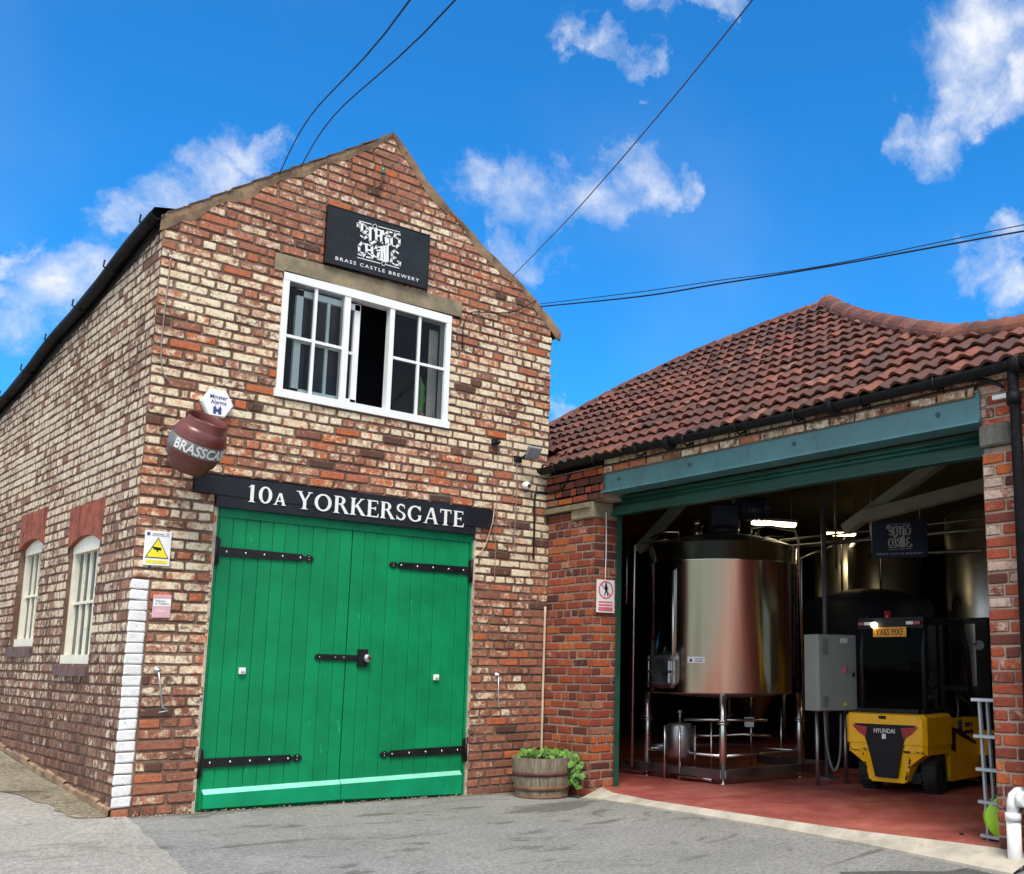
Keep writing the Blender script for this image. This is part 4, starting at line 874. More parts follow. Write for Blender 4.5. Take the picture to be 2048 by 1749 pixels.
o = thing('security_camera', (3.54, 0, 2.93), 'small white dome security camera below the floodlight', 'security camera'); m_ = MB(); m_.lathe([(.038, 0), (.042, .03), (.036, .05), (0, .055)], F(3.54, 2.93, .012), (.1, -1, -.1), 18, False); m_.build('dome', white_pt, o); m_ = MB(); m_.lathe([(.02, 0), (.017, .018), (0, .022)], F(3.555, 2.925, .055), (.5, -1, -.25), 14, False); m_.build('lens', black_pl, o)
# ---- insulator at the gable peak
o = thing('wire_insulator', (1.80, 0, 5.6), 'old iron bracket with green glass insulator below the gable peak', 'insulator'); m_ = MB(); m_.tube([F(1.795, 5.48, .0), F(1.80, 5.54, .03), F(1.81, 5.62, .05), F(1.81, 5.70, .05)], .011, 6); m_.obox(F(1.795, 5.50, .012), (1, 0, 0), (0, 1, 0), (0, 0, 1), .012, .012, .05); m_.build('bracket', hoop_m, o); m_ = MB(); m_.lathe([(.018, 0), (.022, .02), (.015, .04), (.018, .06), (0, .066)], F(1.81, 5.66, .05), (0, 0, 1), 12); m_.build('glass_cap', simple('green_glass', (.03, .18, .12), .15), o)
# ---- cables on the walls
def cable(name, pts, r, mat, label, group=None, cat='cable'):
    m_ = MB(); 
    P = [Vector(p) for p in pts]; Q = []
    for i in range(len(P)-1):
        p0, p1, p2, p3 = P[max(0, i-1)], P[i], P[i+1], P[min(len(P)-1, i+2)]
        for k in range(6):
            t = k/6; Q.append(.5*((2*p1)+(p2-p0)*t+(2*p0-5*p1+4*p2-p3)*t*t+(3*p1-p0-3*p2+p3)*t**3))
    Q.append(P[-1]); m_.tube(Q, r, 6); o = m_.build(name, mat); tag(o, label, cat, group); return o
cable('wall_conduit', [F(3.665, 2.20, .02), F(3.665, 2.5, .02), F(3.66, 2.80, .02), F(3.675, 2.87, .02), F(3.74, 2.885, .02), F(3.83, 2.88, .04), WG(.10, 2.87, .05), WG(.28, 2.89, .05), WG(.36, 2.96, .05), WG(.42, 3.03, .05)], .011, black_pl, 'black conduit turning from the gable wall onto the red brick pier')
cable('alarm_cable', [F(3.43, 3.16, .02), F(3.435, 2.8, .022), F(3.43, 2.5, .02), F(3.425, 2.22, .022)], .005, simple('grey_cable', (.25, .22, .2), .6), 'thin grey cable running down from the floodlight')
cable('corner_cable', [F(.058, 4.32, .02), F(.05, 4.0, .02), F(.045, 3.6, .02), F(.07, 3.40, .02), F(.12, 3.33, .02)], .005, simple('grey_cable', (.2, .18, .16), .6), 'thin dark cable down the left corner of the gable wall')
cable('loose_orange_wire', [F(3.16, 2.64, .05), F(3.14, 2.52, .06), F(3.12, 2.38, .03), F(3.07, 2.25, .025), F(2.98, 2.16, .02)], .0045, simple('pinkish_wire', (.55, .38, .28), .6), 'loose thin pale wire looping down from the right end of the black beam')
cable('wall_drip_cable', [F(3.2, 3.28, .02), F(3.205, 2.6, .02), F(3.21, 1.9, .02)], .004, simple('brick_coloured_cable', (.3, .18, .12), .7), 'thin brown cable running down below the black sensor box')
cable('window_cable', [F(3.60, 4.90, .03), F(3.3, 4.70, .03), F(3.0, 4.62, .03), F(2.84, 4.58, .03), F(2.77, 4.50, .03), F(2.74, 4.38, .03), F(2.75, 4.2, .02)], .0055, black_pl, 'black cable fixed across the gable beside the stone lintel')

# ---- overhead wires
def wire(pts, r, label, mat=None): return cable('overhead_wire', pts, r, mat or black_pl, label, 'overhead wires', 'wire')
wire([(.888, .06, 5.36), (.33, -1.9, 4.85), (-.289, -4.476, 4.088), (-1.0, -7.4, 3.7)], .0045, 'leftmost overhead wire meeting the left slope of the gable')
wire([(1.07, .06, 5.49), (.50, -1.9, 4.93), (-.141, -4.615, 4.089), (-.8, -7.6, 3.6)], .0045, 'second overhead wire meeting the left slope of the gable')
wire([(3.32, .0, 5.10), (2.3, -2.5, 4.72), (1.174, -5.229, 4.428), (.3, -7.4, 4.4)], .004, 'rust coloured overhead wire meeting the right slope of the gable', simple('rusty_wire', (.09, .05, .045), .7))
wire([(3.67, -.0, 4.86), (3.337, -1.965, 4.346), (3.477, -2.775, 4.27), (3.512, -3.883, 4.104), (4.103, -5.144, 4.161), (4.6, -6.4, 4.15)], .0065, 'thick low overhead cable running from the gable edge to the right')
wire([(3.67, -.0, 4.89), (3.34, -1.965, 4.39), (3.477, -2.775, 4.30), (3.512, -3.883, 4.115), (4.11, -5.144, 4.21), (4.6, -6.4, 4.22)], .0035, 'thin overhead cable running just above the thick low cable')

# ------------------------------------------------------------------ workshop building
B2 = thing('brick_workshop', (3.85, 0, 0), 'low red brick brewery workshop with pantile roof and wide open shutter doorway', 'building')
def colW(u, v, rnd, first):
    h = rnd.betavariate(1.6, 1.7); g_ = rnd.gauss(.18, .12)
    if rnd.random() < .06: g_ = .5
    return (max(.005, min(1, h)), max(0, min(.9, g_)), 0)
def colR(u, v, rnd, first):
    h = rnd.betavariate(1.4, 1.4)*.9; g_ = rnd.gauss(.22, .12)
    if rnd.random() < (.35 if v > 1.4 else .14): g_ = rnd.uniform(.5, .85)
    return (max(.005, min(1, h)), max(0, min(.9, g_)), 0)
kw = dict(bond=5, J=.011, prot=.007)
WL = []
b, mo = bricks(WG, lambda v: .02, lambda v: .76+.008, -.15, 2.64, [], colW, seed=31, **kw); q = b.build('left_pier', brick_red, B2); mo.build('mortar', mort_red, q)
def WG2(s, v, o=0.): return WG(s, v, o+.035)
b, mo = bricks(WG2, lambda v: .02, lambda v: .93, 2.72, 3.04, [], colW, seed=32, **kw); q = b.build('left_pier_head', brick_red, B2); mo.build('mortar', mort_red, q)
m_ = MB(); m_.box((W-.035, -.92, 2.72), (W+.3, -.02, 3.05)); m_.build('pier_core', mort_red, q)
b, mo = bricks(JB, lambda v: -.008, lambda v: .30, -.15, 2.56, [], colW, seed=33, **kw); q = b.build('jamb', brick_red, B2); mo.build('mortar', mort_red, q)
m_ = MB(); m_.prism([(.0, 2.66), (.74, 2.66), (.74, 2.712), (.0, 2.712)], WG, -.2, .055); m_.build('stone_ledge', stone, B2)
m_ = MB(); m_.obox((W+.13, -.60, 2.64), (1, 0, 0), (0, 1, 0), (0, 0, 1), .165, .175, .082, .01); m_.build('padstone', stone, B2)
b, mo = bricks(lambda s, v, o=0.: WG(s, v, o+.03), lambda v: .93, lambda v: 7.5, 2.98, 3.12, [(4.87, 9, 2.9, 3.04)], lambda u, v, rnd, f: (rnd.random(), rnd.uniform(.3, .75), 0), seed=34, **kw); q = b.build('eaves_brickwork', brick_front, B2); mo.build('mortar', mort_front, q)
b, mo = bricks(WG, lambda v: 4.895 if v < 2.78 else 4.87, lambda v: 7.5, -.25, 3.04, [(4.8, 5.12, 2.60, 2.76)], colR, seed=35, **kw); q = b.build('right_pier', brick_red, B2); mo.build('mortar', mort_red, q)
m_ = MB(); m_.obox((W+.10, -5.0, 2.68), (1, 0, 0), (0, 1, 0), (0, 0, 1), .13, .115, .075, .012); m_.build('padstone', stone_dk, B2)
m_ = MB(); m_.box((W+.012, -7.5, -.2), (W+.28, -4.9, 2.6)); m_.box((W+.03, -7.5, 2.6), (W+.28, -4.90, 3.04)); m_.box((W+.02, -.02, -.2), (W+.28, -.745, 2.56)); m_.build('pier_core', mort_red, B2)
# steel beam, shutter, guides
m_ = MB(); m_.box((W-.02, -.90, 2.790), (W+.0, -4.90, 2.995)); m_.box((W-.045, -.90, 2.778), (W+.16, -4.90, 2.796)); m_.box((W-.03, -.90, 2.99), (W+.16, -4.90, 3.005)); BE = m_.build('steel_beam', blue_steel, B2)
m_ = MB()
for s_ in (1.14, 2.10, 3.28, 4.58): m_.lathe([(.018, 0), (.018, .010), (.011, .010), (.011, .020), (0, .022)], WG(s_, 2.89, .02), (-1, 0, 0), 6, False)
m_.build('beam_bolt', simple('dark_bolt', (.05, .1, .1), .5), BE)
m_ = MB(); x = W+.20
for k in range(3): m_.cyl((x+.02, -.8, 2.755-k*.036), (x+.02, -4.86, 2.755-k*.036), .021, n=10)
m_.box((x, -.8, 2.60), (x+.03, -4.86, 2.672)); m_.box((x-.03, -.8, 2.592), (x+.06, -4.86, 2.607)); m_.box((x-.02, -.8, 2.765), (x+.28, -4.86, 2.755)); m_.build('roller_shutter', shut_grn, B2)
for s_ in (.80, 4.885): m_ = MB(); m_.box((x+.06, -s_+.008, -.02), (x+.11, -s_-.010, 2.76)); m_.build('shutter_guide', simple('dark_green_guide', (.010, .07, .045), .5), B2)
# gutter and downpipe
def halfpipe(p0, p1, r, n=10, segs=20, sag=.012):
    m_ = MB(); m_.sm = True; rings = []
    for k in range(segs+1):
        t = k/segs; c = Vector(p0).lerp(Vector(p1), t)+Vector((0, 0, sag*math.sin(t*9)))
        rings.append([c+Vector((math.cos(math.pi+math.pi*i/n)*r, 0, math.sin(math.pi+math.pi*i/n)*r)) for i in range(n+1)]+[c+Vector((math.cos(math.pi+math.pi*i/n)*(r-.006), 0, math.sin(math.pi+math.pi*i/n)*(r-.006))) for i in range(n, -1, -1)])
    m_.loft(rings); return m_
m_ = halfpipe((W-.12, -.02, 3.118), (W-.12, -7.4, 3.118), .056)
for k in range(9):
    y = -.3-k*.62; m_.tube([(W-.18, y, 3.12), (W-.175, y, 3.06), (W-.12, y, 3.035), (W-.065, y, 3.06), (W-.02, y, 3.09)], .009, 5)
    m_.tube([(W-.04, y, 3.08), (W-.03, y, 3.03)], .008, 5)
for y in (-1.9, -3.7, -5.2): m_.cyl((W-.12, y, 3.098), (W-.12, y-.07, 3.098), .066, n=16)
m_.build('gutter', gutter_m, B2)
m_ = MB(); m_.tube([(W-.12, -5.20, 3.06), (W-.12, -5.20, 2.98), (W-.10, -5.19, 2.9), (W-.075, -5.185, 2.8), (W-.075, -5.18, .0)], .037, 12)
m_.cyl((W-.10, -5.19, 2.84), (W-.095, -5.188, 2.92), .048, n=14); m_.build('downpipe', gutter_m, B2)
cable('eaves_cable', [WG(4.55, 3.075, .05), WG(4.8, 3.08, .06), WG(4.98, 3.05, .06), WG(5.1, 2.98, .06)], .012, black_pl, 'short black cable under the gutter at the right pier')
m_ = MB()
for k in range(9): m_.tube([WG(.95+k*.45, 3.045+.004*math.sin(k), .045), WG(1.17+k*.45, 3.04, .045), WG(1.40+k*.45, 3.045, .045)], .006, 5)
q = m_.build('eaves_wiring', black_pl); tag(q, 'black cable clipped along the brick course above the blue green beam', 'cable')
m_ = MB(); m_.obox(WG(5.06, 2.93, .02), (1, 0, 0), (0, 1, 0), (0, 0, 1), .015, .06, .016, .003); m_.build('pipe_clip', white_pt, B2)

# roof: pyramid with pantiles; front plane rises from the eave at slope .75
EX, EZ, TS = W-.13, 3.12, .75
def RP(x, y, o=0.): return Vector((x-o*.6, y, EZ+(x-EX)*TS+o*.8))
APX = (6.51, -1.59)
RIML = [(6.51, -1.59), (6.36, -.78), (6.16, .10), (5.65, .91), (4.90, 1.44), (4.0, 2.2), (3.72, 2.6)]
RIMR = [(6.51, -1.59), (6.05, -2.10), (5.57, -2.70), (4.80, -3.80), (4.46, -4.33), (4.32, -4.74), (4.25, -5.04), (4.20, -5.6), (4.10, -6.4), (3.95, -7.2)]
rt = MB(); rnd = random.Random(12); TW, TR = .140, .205; ca = .8     # tile width, row gauge along x
nrow = 16
def prof(t): # S-profile across a pantile 0..1
    return .017*math.sin(t*2*math.pi-.6)
for r in range(nrow):
    xa = EX-.03+r*TR*ca*1.12
    for c in range(-2, 80):
        yb = 2.7-c*TW-(rnd.uniform(-.004, .004)); xm = xa+TR*.4
        yl = interp(RIML, xm, 0, 1) if xm < 6.51 else -9; yr = interp([(a, b_) for a, b_ in RIMR], xm, 0, 1)
        ym = yb-TW/2
        if not (yr-.02 < ym < yl+.02): continue
        if ym > -.06 and xm < W+.12: continue
        h = rnd.betavariate(2, 2); rt.cur = (max(.01, min(1, h-(.12 if xm > 5.5 else 0))), .5, 0)
        lf = rnd.uniform(0, .016); sk = rnd.uniform(-.014, .014)
        n = 7; vs = []
        ln_ = TR*ca*1.12+.03
        for i in range(n+1):
            t = i/n; y = yb-t*TW*1.04
            vs += [RP(xa+sk*t-.0, y, prof(t)+.038+lf), RP(xa+sk*t+.006, y, prof(t)+.014+lf), RP(xa+ln_, y, prof(t)+.006)]
        rt.add(vs, [(3*i, 3*i+3, 3*i+4, 3*i+1) for i in range(n)]+[(3*i, 3*i+2, 3*i+5, 3*i+3) for i in range(n)])
RO = rt.build('pantile_roof', tile_m, B2, flip=False)
# solid underside / back slopes
m_ = MB(); un = [RP(a, b_, -.02) for a, b_ in RIMR[::-1]]+[RP(a, b_, -.02) for a, b_ in RIML[1:]]
m_.add(un+[RP(EX, -7.2, -.02)], [tuple(range(len(un)))+(len(un),)]); m_.build('underlay', roof_back, RO)
m_ = MB(); A_ = RP(6.51, -1.59); bx = 12.2
LR = [RP(a, b_, 0) for a, b_ in RIML]; RRR = [RP(a, b_, 0) for a, b_ in RIMR]
m_.add([A_, Vector((bx, 4.6, 3.1)), Vector((bx, -7.2, 3.1))], [(0, 1, 2)])
m_.add(LR+[Vector((bx, 4.6, 3.1))], [tuple(range(len(LR)+1))])
m_.add(RRR+[Vector((bx, -7.2, 3.1))], [(i, i+1, len(RRR)) for i in range(len(RRR)-1)])
m_.build('rear_slopes', roof_back, B2)
# ridge / hip tiles
def hips(rim, name, size, seg=.24, skip=0):
    m_ = MB(); rnd = random.Random(2); P = [RP(a, b_, .03) for a, b_ in rim]; L_ = [0]
    for a, b_ in zip(P, P[1:]): L_.append(L_[-1]+(b_-a).length)
    def at_(s_):
        for i in range(len(P)-1):
            if L_[i] <= s_ <= L_[i+1]: return P[i].lerp(P[i+1], (s_-L_[i])/(L_[i+1]-L_[i]))
        return P[-1]
    s_ = 0
    while s_+seg < L_[-1]:
        a, b_ = at_(s_), at_(s_+seg*.97); d = (b_-a).normalized(); nrm_ = Vector((-.6, 0, .8)); sd_ = d.cross(nrm_).normalized(); up = sd_.cross(d)
        if up.z < 0: up = -up
        m_.cur = (rnd.uniform(.45, .95), .5, 0); rings = []
        for p, rr in ((a, size*1.0), (b_, size*.80)):
            o_ = [p+sd_*math.cos(math.pi*i/8)*rr+up*(math.sin(math.pi*i/8)*rr*.8-.02) for i in range(9)]+[p+sd_*math.cos(math.pi*i/8)*(rr-.016)+up*(math.sin(math.pi*i/8)*(rr*.8-.016)-.02) for i in range(8, -1, -1)]
            rings.append([q+up*rnd.uniform(-.003, .003) for q in o_])
        m_.loft(rings); s_ += seg
    return m_.build(name, tile_m, B2)
hips(RIMR, 'hip_tiles', .108, .14); hips(RIML, 'hip_tiles', .07, .25)
# interior shell
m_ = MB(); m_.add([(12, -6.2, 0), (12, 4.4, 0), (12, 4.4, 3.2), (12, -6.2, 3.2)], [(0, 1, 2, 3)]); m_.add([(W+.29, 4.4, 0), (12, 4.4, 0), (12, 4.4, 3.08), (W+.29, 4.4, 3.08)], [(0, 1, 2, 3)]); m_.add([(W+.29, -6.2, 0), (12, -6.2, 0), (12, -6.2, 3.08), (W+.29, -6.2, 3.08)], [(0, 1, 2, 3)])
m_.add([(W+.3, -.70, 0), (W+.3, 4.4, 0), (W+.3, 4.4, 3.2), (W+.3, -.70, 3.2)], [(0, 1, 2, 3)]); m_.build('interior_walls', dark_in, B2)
m_ = MB(); ai = Vector((6.5, -1.6, 4.85))
m_.add([(W+.05, 4.5, 3.06), (W+.05, -7.2, 3.06), (5.9, -1.6, 4.45), (12.05, 4.5, 3.06), (12.05, -7.2, 3.06)], [(0, 1, 2), (0, 2, 3), (3, 2, 4), (1, 4, 2)]); m_.build('ceiling', ceil_m, B2)
m_ = MB()
def beamp(a, b_, w_, h_):
    a, b_ = Vector(a), Vector(b_); d = (b_-a); l = d.length; d.normalize(); sd_ = d.cross(Vector((0, 0, 1))).normalized(); m_.obox((a+b_)/2, d, sd_, d.cross(sd_), l/2, w_/2, h_/2)
beamp((5.50, -2.75, 2.54), (5.80, -4.9, 2.86), .10, .11); beamp((5.53, -2.50, 2.44), (5.60, -3.60, 3.02), .10, .10); beamp((5.0, -.10, 2.38), (5.30, -.62, 3.0), .09, .10); m_.build('roof_truss', wood_in, B2)

# ------------------------------------------------------------------ things in the workshop
def fluor(c, d, label, L_=.32):
    o = thing('ceiling_light', c, label, 'lamp', 'lit ceiling lamps in the workshop'); d = Vector(d).normalized(); sd_ = d.cross(Vector((0, 0, 1))).normalized()
    m_ = MB(); m_.obox(Vector(c), d, sd_, (0, 0, 1), L_, .06, .018, .005); m_.build('tube_cover', lamp_on, o)
    m_ = MB(); m_.obox(Vector(c)+Vector((0, 0, .035)), d, sd_, (0, 0, 1), L_+.02, .075, .016); m_.tube([Vector(c)+d*.2+Vector((0, 0, .05)), Vector(c)+d*.2+Vector((0, 0, .5))], .006, 5); m_.build('housing', steel_dk, o)
fluor((6.46, -.80, 2.76), (.36, -.33, -.03), 'lit strip lamp hanging above and right of the big steel tank', .25)
fluor((9.2, .30, 3.0), (.7, -.7, 0), 'added lit lamp behind the vertical pole, standing in for a reflected glow', .2)  # added lamp, stands in for a lamp's reflection on a tank dome
fluor((8.3, -3.9, 2.98), (.3, .95, 0), 'ceiling lamp over the fermenting vessels by the right pier', .5)

TK = thing('brewing_tank', (5.585, -.825, 0), 'large cylindrical stainless steel brewing tank on a tubular frame', 'tank')
tcx, tcy = 5.585, -.825; TRr = .80
m_ = MB(); m_.lathe([(.70, .855), (TRr-.01, .868), (TRr, .88), (TRr, 2.19), (TRr+.006, 2.195), (TRr+.006, 2.205), (TRr, 2.21), (TRr, 2.38), (TRr-.01, 2.395)], (tcx, tcy, 0), (0, 0, 1), 96, False); SHL = m_.build('shell', tank_m, TK)
m_ = MB(); m_.lathe([(TRr-.01, 2.395), (.60, 2.47), (.3, 2.53), (.12, 2.55), (0, 2.555)], (tcx, tcy, 0), (0, 0, 1), 48, False); m_.build('domed_lid', steel_dk, TK)
m_ = MB(); m_.lathe([(.0, .80), (.3, .82), (.70, .855)], (tcx, tcy, 0), (0, 0, 1), 32, False); m_.build('base_pan', steel_dk, TK)
vw = (CAMP-Vector((tcx, tcy, 0))); vw.z = 0; vw.normalize(); rt_ = Vector((0, 0, 1)).cross(vw)
def tp(a, b_, z): return Vector((tcx, tcy, z))+vw*a+rt_*b_      # a towards viewer, b to the viewer's right
vr = Vector((r_.x, r_.y, 0)).normalized(); rt_ = rt_ if rt_.dot(vr) > 0 else -rt_
for a, b_ in ((.76, 0), (0, .80), (0, -.80), (-.76, 0)):
    m_ = MB(); m_.cyl(tp(a, b_, .10), tp(a, b_, .87), .038, n=18); m_.cyl(tp(a, b_, .60), tp(a, b_, .615), .062, n=18); m_.cyl(tp(a, b_, .575), tp(a, b_, .59), .062, n=18); m_.cyl(tp(a, b_, .0), tp(a, b_, .1), .014, n=10); m_.cyl(tp(a, b_, .0), tp(a, b_, .014), .04, n=12)
    m_.build('leg', steel, TK)
m_ = MB()
def bar2(p, q, w_, h_):
    p, q = Vector(p), Vector(q); d = q-p; l = d.length; d.normalize(); sd_ = d.cross(Vector((0, 0, 1))).normalized(); m_.obox((p+q)/2, d, sd_, (0, 0, 1), l/2, w_/2, h_/2, .004)
bar2(tp(.80, 0, .10), tp(-.30, -1.15, .10), .07, .085); bar2(tp(.80, 0, .10), tp(-.30, 1.15, .10), .07, .085); bar2(tp(-.30, 1.15, .10), tp(-.9, .4, .10), .07, .085); m_.build('base_frame', steel_dk, TK)
m_ = MB(); m_.cyl(tp(.76, 0, .27), tp(0, .80, .27), .016, n=8); m_.cyl(tp(.76, 0, .27), tp(0, -.80, .27), .016, n=8); m_.cyl(tp(.4, -.4, .60), tp(.4, .45, .60), .016, n=8); m_.cyl(tp(0, .80, .27), tp(-.76, 0, .27), .016, n=8); m_.cyl(tp(0, -.80, .27), tp(-.76, 0, .27), .016, n=8); m_.build('cross_rails', steel, TK)
# motor on top
m_ = MB(); m_.obox(tp(.1, .02, 2.72), rt_, vw, (0, 0, 1), .17, .13, .14, .03); m_.cyl(tp(.12, .20, 2.80), tp(.12, .50, 2.82), .12, n=18); m_.cyl(tp(.1, .02, 2.53), tp(.1, .02, 2.62), .16, n=18); m_.cyl(tp(.2, .12, 2.85), tp(.2, .12, 2.95), .04, n=10)
for k in range(5): m_.cyl(tp(.12, .24+k*.05, 2.81), tp(.12, .255+k*.05, 2.812), .135, n=18)
m_.build('agitator_motor', simple('dark_blue_motor', (.018, .028, .05), .4), TK)
m_ = MB(); m_.cyl(tp(.1, -.27, 2.48), tp(.1, -.27, 2.62), .045, n=14); m_.cyl(tp(.1, -.27, 2.62), tp(.1, -.27, 2.70), .065, n=14); m_.tube([tp(.55, -.45, 2.42), tp(.60, -.45, 2.50), tp(.60, -.60, 2.50), tp(.4, -.75, 2.46)], .012, 6)
m_.tube([tp(.5, .30, 2.44), tp(.5, .30, 2.56), tp(.45, .5, 2.58), tp(.3, .76, 2.55), tp(.2, .80, 2.45), tp(.2, .83, 1.0)], .013, 6); m_.tube([tp(.6, .35, 2.42), tp(.62, .5, 2.46), tp(.5, .62, 2.46)], .01, 6); m_.build('lid_fittings', steel, TK)
m_ = MB(); c = tp(.55, -.585, 1.08); vv = (vw*.72-rt_*.70).normalized(); s2 = Vector((0, 0, 1)).cross(vv); m_.obox(c, s2, vv, (0, 0, 1), .17, .07, .165, .05); m_.obox(c+vv*.07, s2, vv, (0, 0, 1), .20, .012, .012, .003); m_.obox(c+vv*.07+Vector((0, 0, .12)), s2, vv, (0, 0, 1), .20, .012, .010, .003); m_.obox(c+vv*.07-Vector((0, 0, .12)), s2, vv, (0, 0, 1), .20, .012, .010, .003)
for k in (-1, 1): m_.cyl(c+s2*k*.17+vv*.07-Vector((0, 0, .16)), c+s2*k*.17+vv*.07+Vector((0, 0, .16)), .012, n=8)
m_.build('manway_door', steel_dk, TK)
for k, a in enumerate((-.50, )):
    m_ = MB(); p = tp(math.sqrt(TRr**2-a*a)+.01, a, 0); m_.cyl(p+Vector((0, 0, .95)), p+Vector((0, 0, 2.10)), .018, n=10); m_.build('sight_tube', steel, TK)
def cylfn(a, b_, o):
    an = (a)/TRr; p = vw*math.cos(an)+rt_*math.sin(an); return Vector((tcx, tcy, 1.20+b_))+p*(TRr+.002+o)
m_ = MB(); m_.prism([(-.36, -.03), (-.27, -.03), (-.18, -.03), (-.18, .03), (-.27, .03), (-.36, .03)], cylfn, .0, .003); LBL = m_.build('caution_label', white_pt, TK)
m_ = MB(); m_.prism([(-.345, -.018), (-.305, -.018), (-.325, .018)], cylfn, .003, .0045); m_.build('triangle', black_pl, LBL); text('CAUTION', lambda a, b_, o: cylfn(a-.24, b_+.007, o), 1, black_pl, 'lettering', LBL, .003, .0045, width=.09, height=.016)
m_ = MB(); m_.prism([(-.28, -.018), (-.20, -.018), (-.20, -.010), (-.28, -.010)], cylfn, .003, .0045); m_.build('small_print', black_pl, LBL)

# small vessel under the tank and pipes
SV = thing('small_steel_vessel', tuple(tp(.55, -.44, 0)), 'small steel vessel standing under the left side of the big tank', 'tank')
c = tp(.35, -.44, 0); m_ = MB(); m_.lathe([(0, .20), (.10, .21), (.145, .25), (.145, .52), (.12, .56), (.0, .57)], c, (0, 0, 1), 28, False); m_.cyl(c+Vector((0, 0, .57)), c+Vector((0, 0, .70)), .014, n=8); m_.lathe([(.03, .0), (.03, .03)], c+Vector((0, 0, .66)), (0, 0, 1), 10); m_.build('body', steel_dk, SV)
for a in (45, 135, 225, 315): m_ = MB(); p = c+Vector((math.cos(R(a))*.155, math.sin(R(a))*.155, 0)); m_.cyl(p+Vector((0, 0, 0)), p+Vector((0, 0, .54)), .011, n=8); m_.build('leg', steel, SV)
PP = thing('pipework', tuple(tp(.2, 0, 0)), 'steel pipes and valves running beneath and beside the big brewing tank', 'pipework')
for pts, rr in (([tp(.35, .0, .0), tp(.35, .0, .62), tp(.3, .1, .66)], .014), ([tp(.3, -.12, .05), tp(.3, -.12, .55), tp(.1, -.12, .62)], .012), ([tp(-.2, .30, .1), tp(-.2, .30, .7)], .012), ([tp(-.2, .62, .1), tp(-.2, .62, .7)], .012), ([tp(.1, -.95, .1), tp(.1, -.95, 2.42), tp(0, -.6, 2.5)], .016), ([tp(-.1, -1.05, 1.8), tp(-.1, -1.05, 2.5), tp(-.5, -1.5, 2.5)], .014), ([tp(-.2, -1.15, .05), tp(-.2, -1.15, 1.2), tp(-.3, -1.15, 1.3)], .02),
                ([tp(.5, -.45, .06), tp(.6, -.2, .045), tp(.7, -.1, .04)], .022), ([tp(.1, -.6, .42), tp(.1, -.1, .42), tp(.1, .2, .44), tp(.1, .5, .42)], .016), ([tp(-.3, -.95, .3), tp(-.2, -.7, .28), tp(-.2, -.45, .3)], .05), ([tp(-.1, .85, .45), tp(-.1, .85, 2.3), tp(-.1, 1.2, 2.45)], .014)):
    m_ = MB(); m_.tube(pts, rr, 8); m_.build('pipe', steel if rr < .03 else steel_dk, PP)
m_ = MB(); m_.obox(tp(-.2, .28, .55), rt_, vw, (0, 0, 1), .05, .03, .05); m_.lathe([(.04, 0), (.04, .04)], tp(.35, 0, .30), vw, 12); m_.build('valve', steel_dk, PP)
m_ = MB(); m_.obox(tp(.0, -1.22, 1.12), rt_, vw, (0, 0, 1), .05, .03, .09, .008); q = m_.build('wall_controller', black_pl); tag(q, 'small dark control box with a blue light behind the left pier', 'control box')
m_ = MB(); m_.obox(tp(.035, -1.24, 1.13), rt_, vw, (0, 0, 1), .008, .004, .008); m_.build('indicator', blue_led, q)

# control cabinet
cdir = Vector((.962, -.273, 0)).normalized(); cn = Vector((-.273, -.962, 0)).normalized()
CB = thing('control_cabinet', (5.95, -2.0, .70), 'grey steel electrical cabinet with red switch, between tank and forklift', 'cabinet')
cc = Vector((5.841, -2.049, 1.085))
m_ = MB(); m_.obox(cc, cdir, cn, (0, 0, 1), .235, .11, .37, .006); m_.build('case', cab_grey, CB)
m_ = MB(); m_.obox(cc+cn*.118, cdir, cn, (0, 0, 1), .228, .007, .362, .004); DR = m_.build('door', cab_grey, CB)
def cf(a, b_, o): return cc+cdir*a+Vector((0, 0, b_))+cn*(.126+o)
m_ = MB(); m_.prism([(.03, .29), (.12, .29), (.12, .335), (.03, .335)], cf, 0, .002); m_.build('label', white_pt, DR)
m_ = MB(); m_.lathe([(.025, 0), (.025, .015)], cf(.07, .04, 0), cn, 12); m_.prism([(.055, -.01), (.075, -.01), (.085, .05), (.07, .055)], cf, .015, .03); m_.build('switch', sign_red, DR)
m_ = MB(); m_.prism([(.06, -.32), (.10, -.32), (.10, -.29), (.06, -.29)], cf, 0, .002); m_.build('warning_label', yellow_pr, DR)
m_ = MB(); m_.obox(cf(.185, -.02, .004), cdir, cn, (0, 0, 1), .008, .006, .02); m_.build('lock', black_pl, DR)
m_ = MB()
for k in range(7): m_.prism([(-.185, .31-k*.022), (-.11, .31-k*.022), (-.11, .318-k*.022), (-.185, .318-k*.022)], cf, 0, .0015)
for k in range(5): m_.prism([(-.185, -.24-k*.022), (-.12, -.24-k*.022), (-.12, -.232-k*.022), (-.185, -.232-k*.022)], cf, 0, .0015)
m_.build('vent_slots', steel_dk, CB)
m_ = MB()
for a in (-.17, .17): m_.cyl(cc+cdir*a+Vector((0, 0, -.375)), cc+cdir*a+Vector((0, 0, -1.08)), .022, n=8)
m_.build('leg', steel_dk, CB)
cable('cabinet_hose', [cc+cdir*-.08+Vector((0, 0, -.38)), cc+cdir*-.06+Vector((0, 0, -.7)), cc+cdir*.02+Vector((0, 0, -.95)), cc+cdir*.10+Vector((0, 0, -.8)), cc+cdir*.12+Vector((0, 0, -.4))], .012, simple('grey_hose', (.2, .2, .2), .5), 'grey hose looping below the grey cabinet')
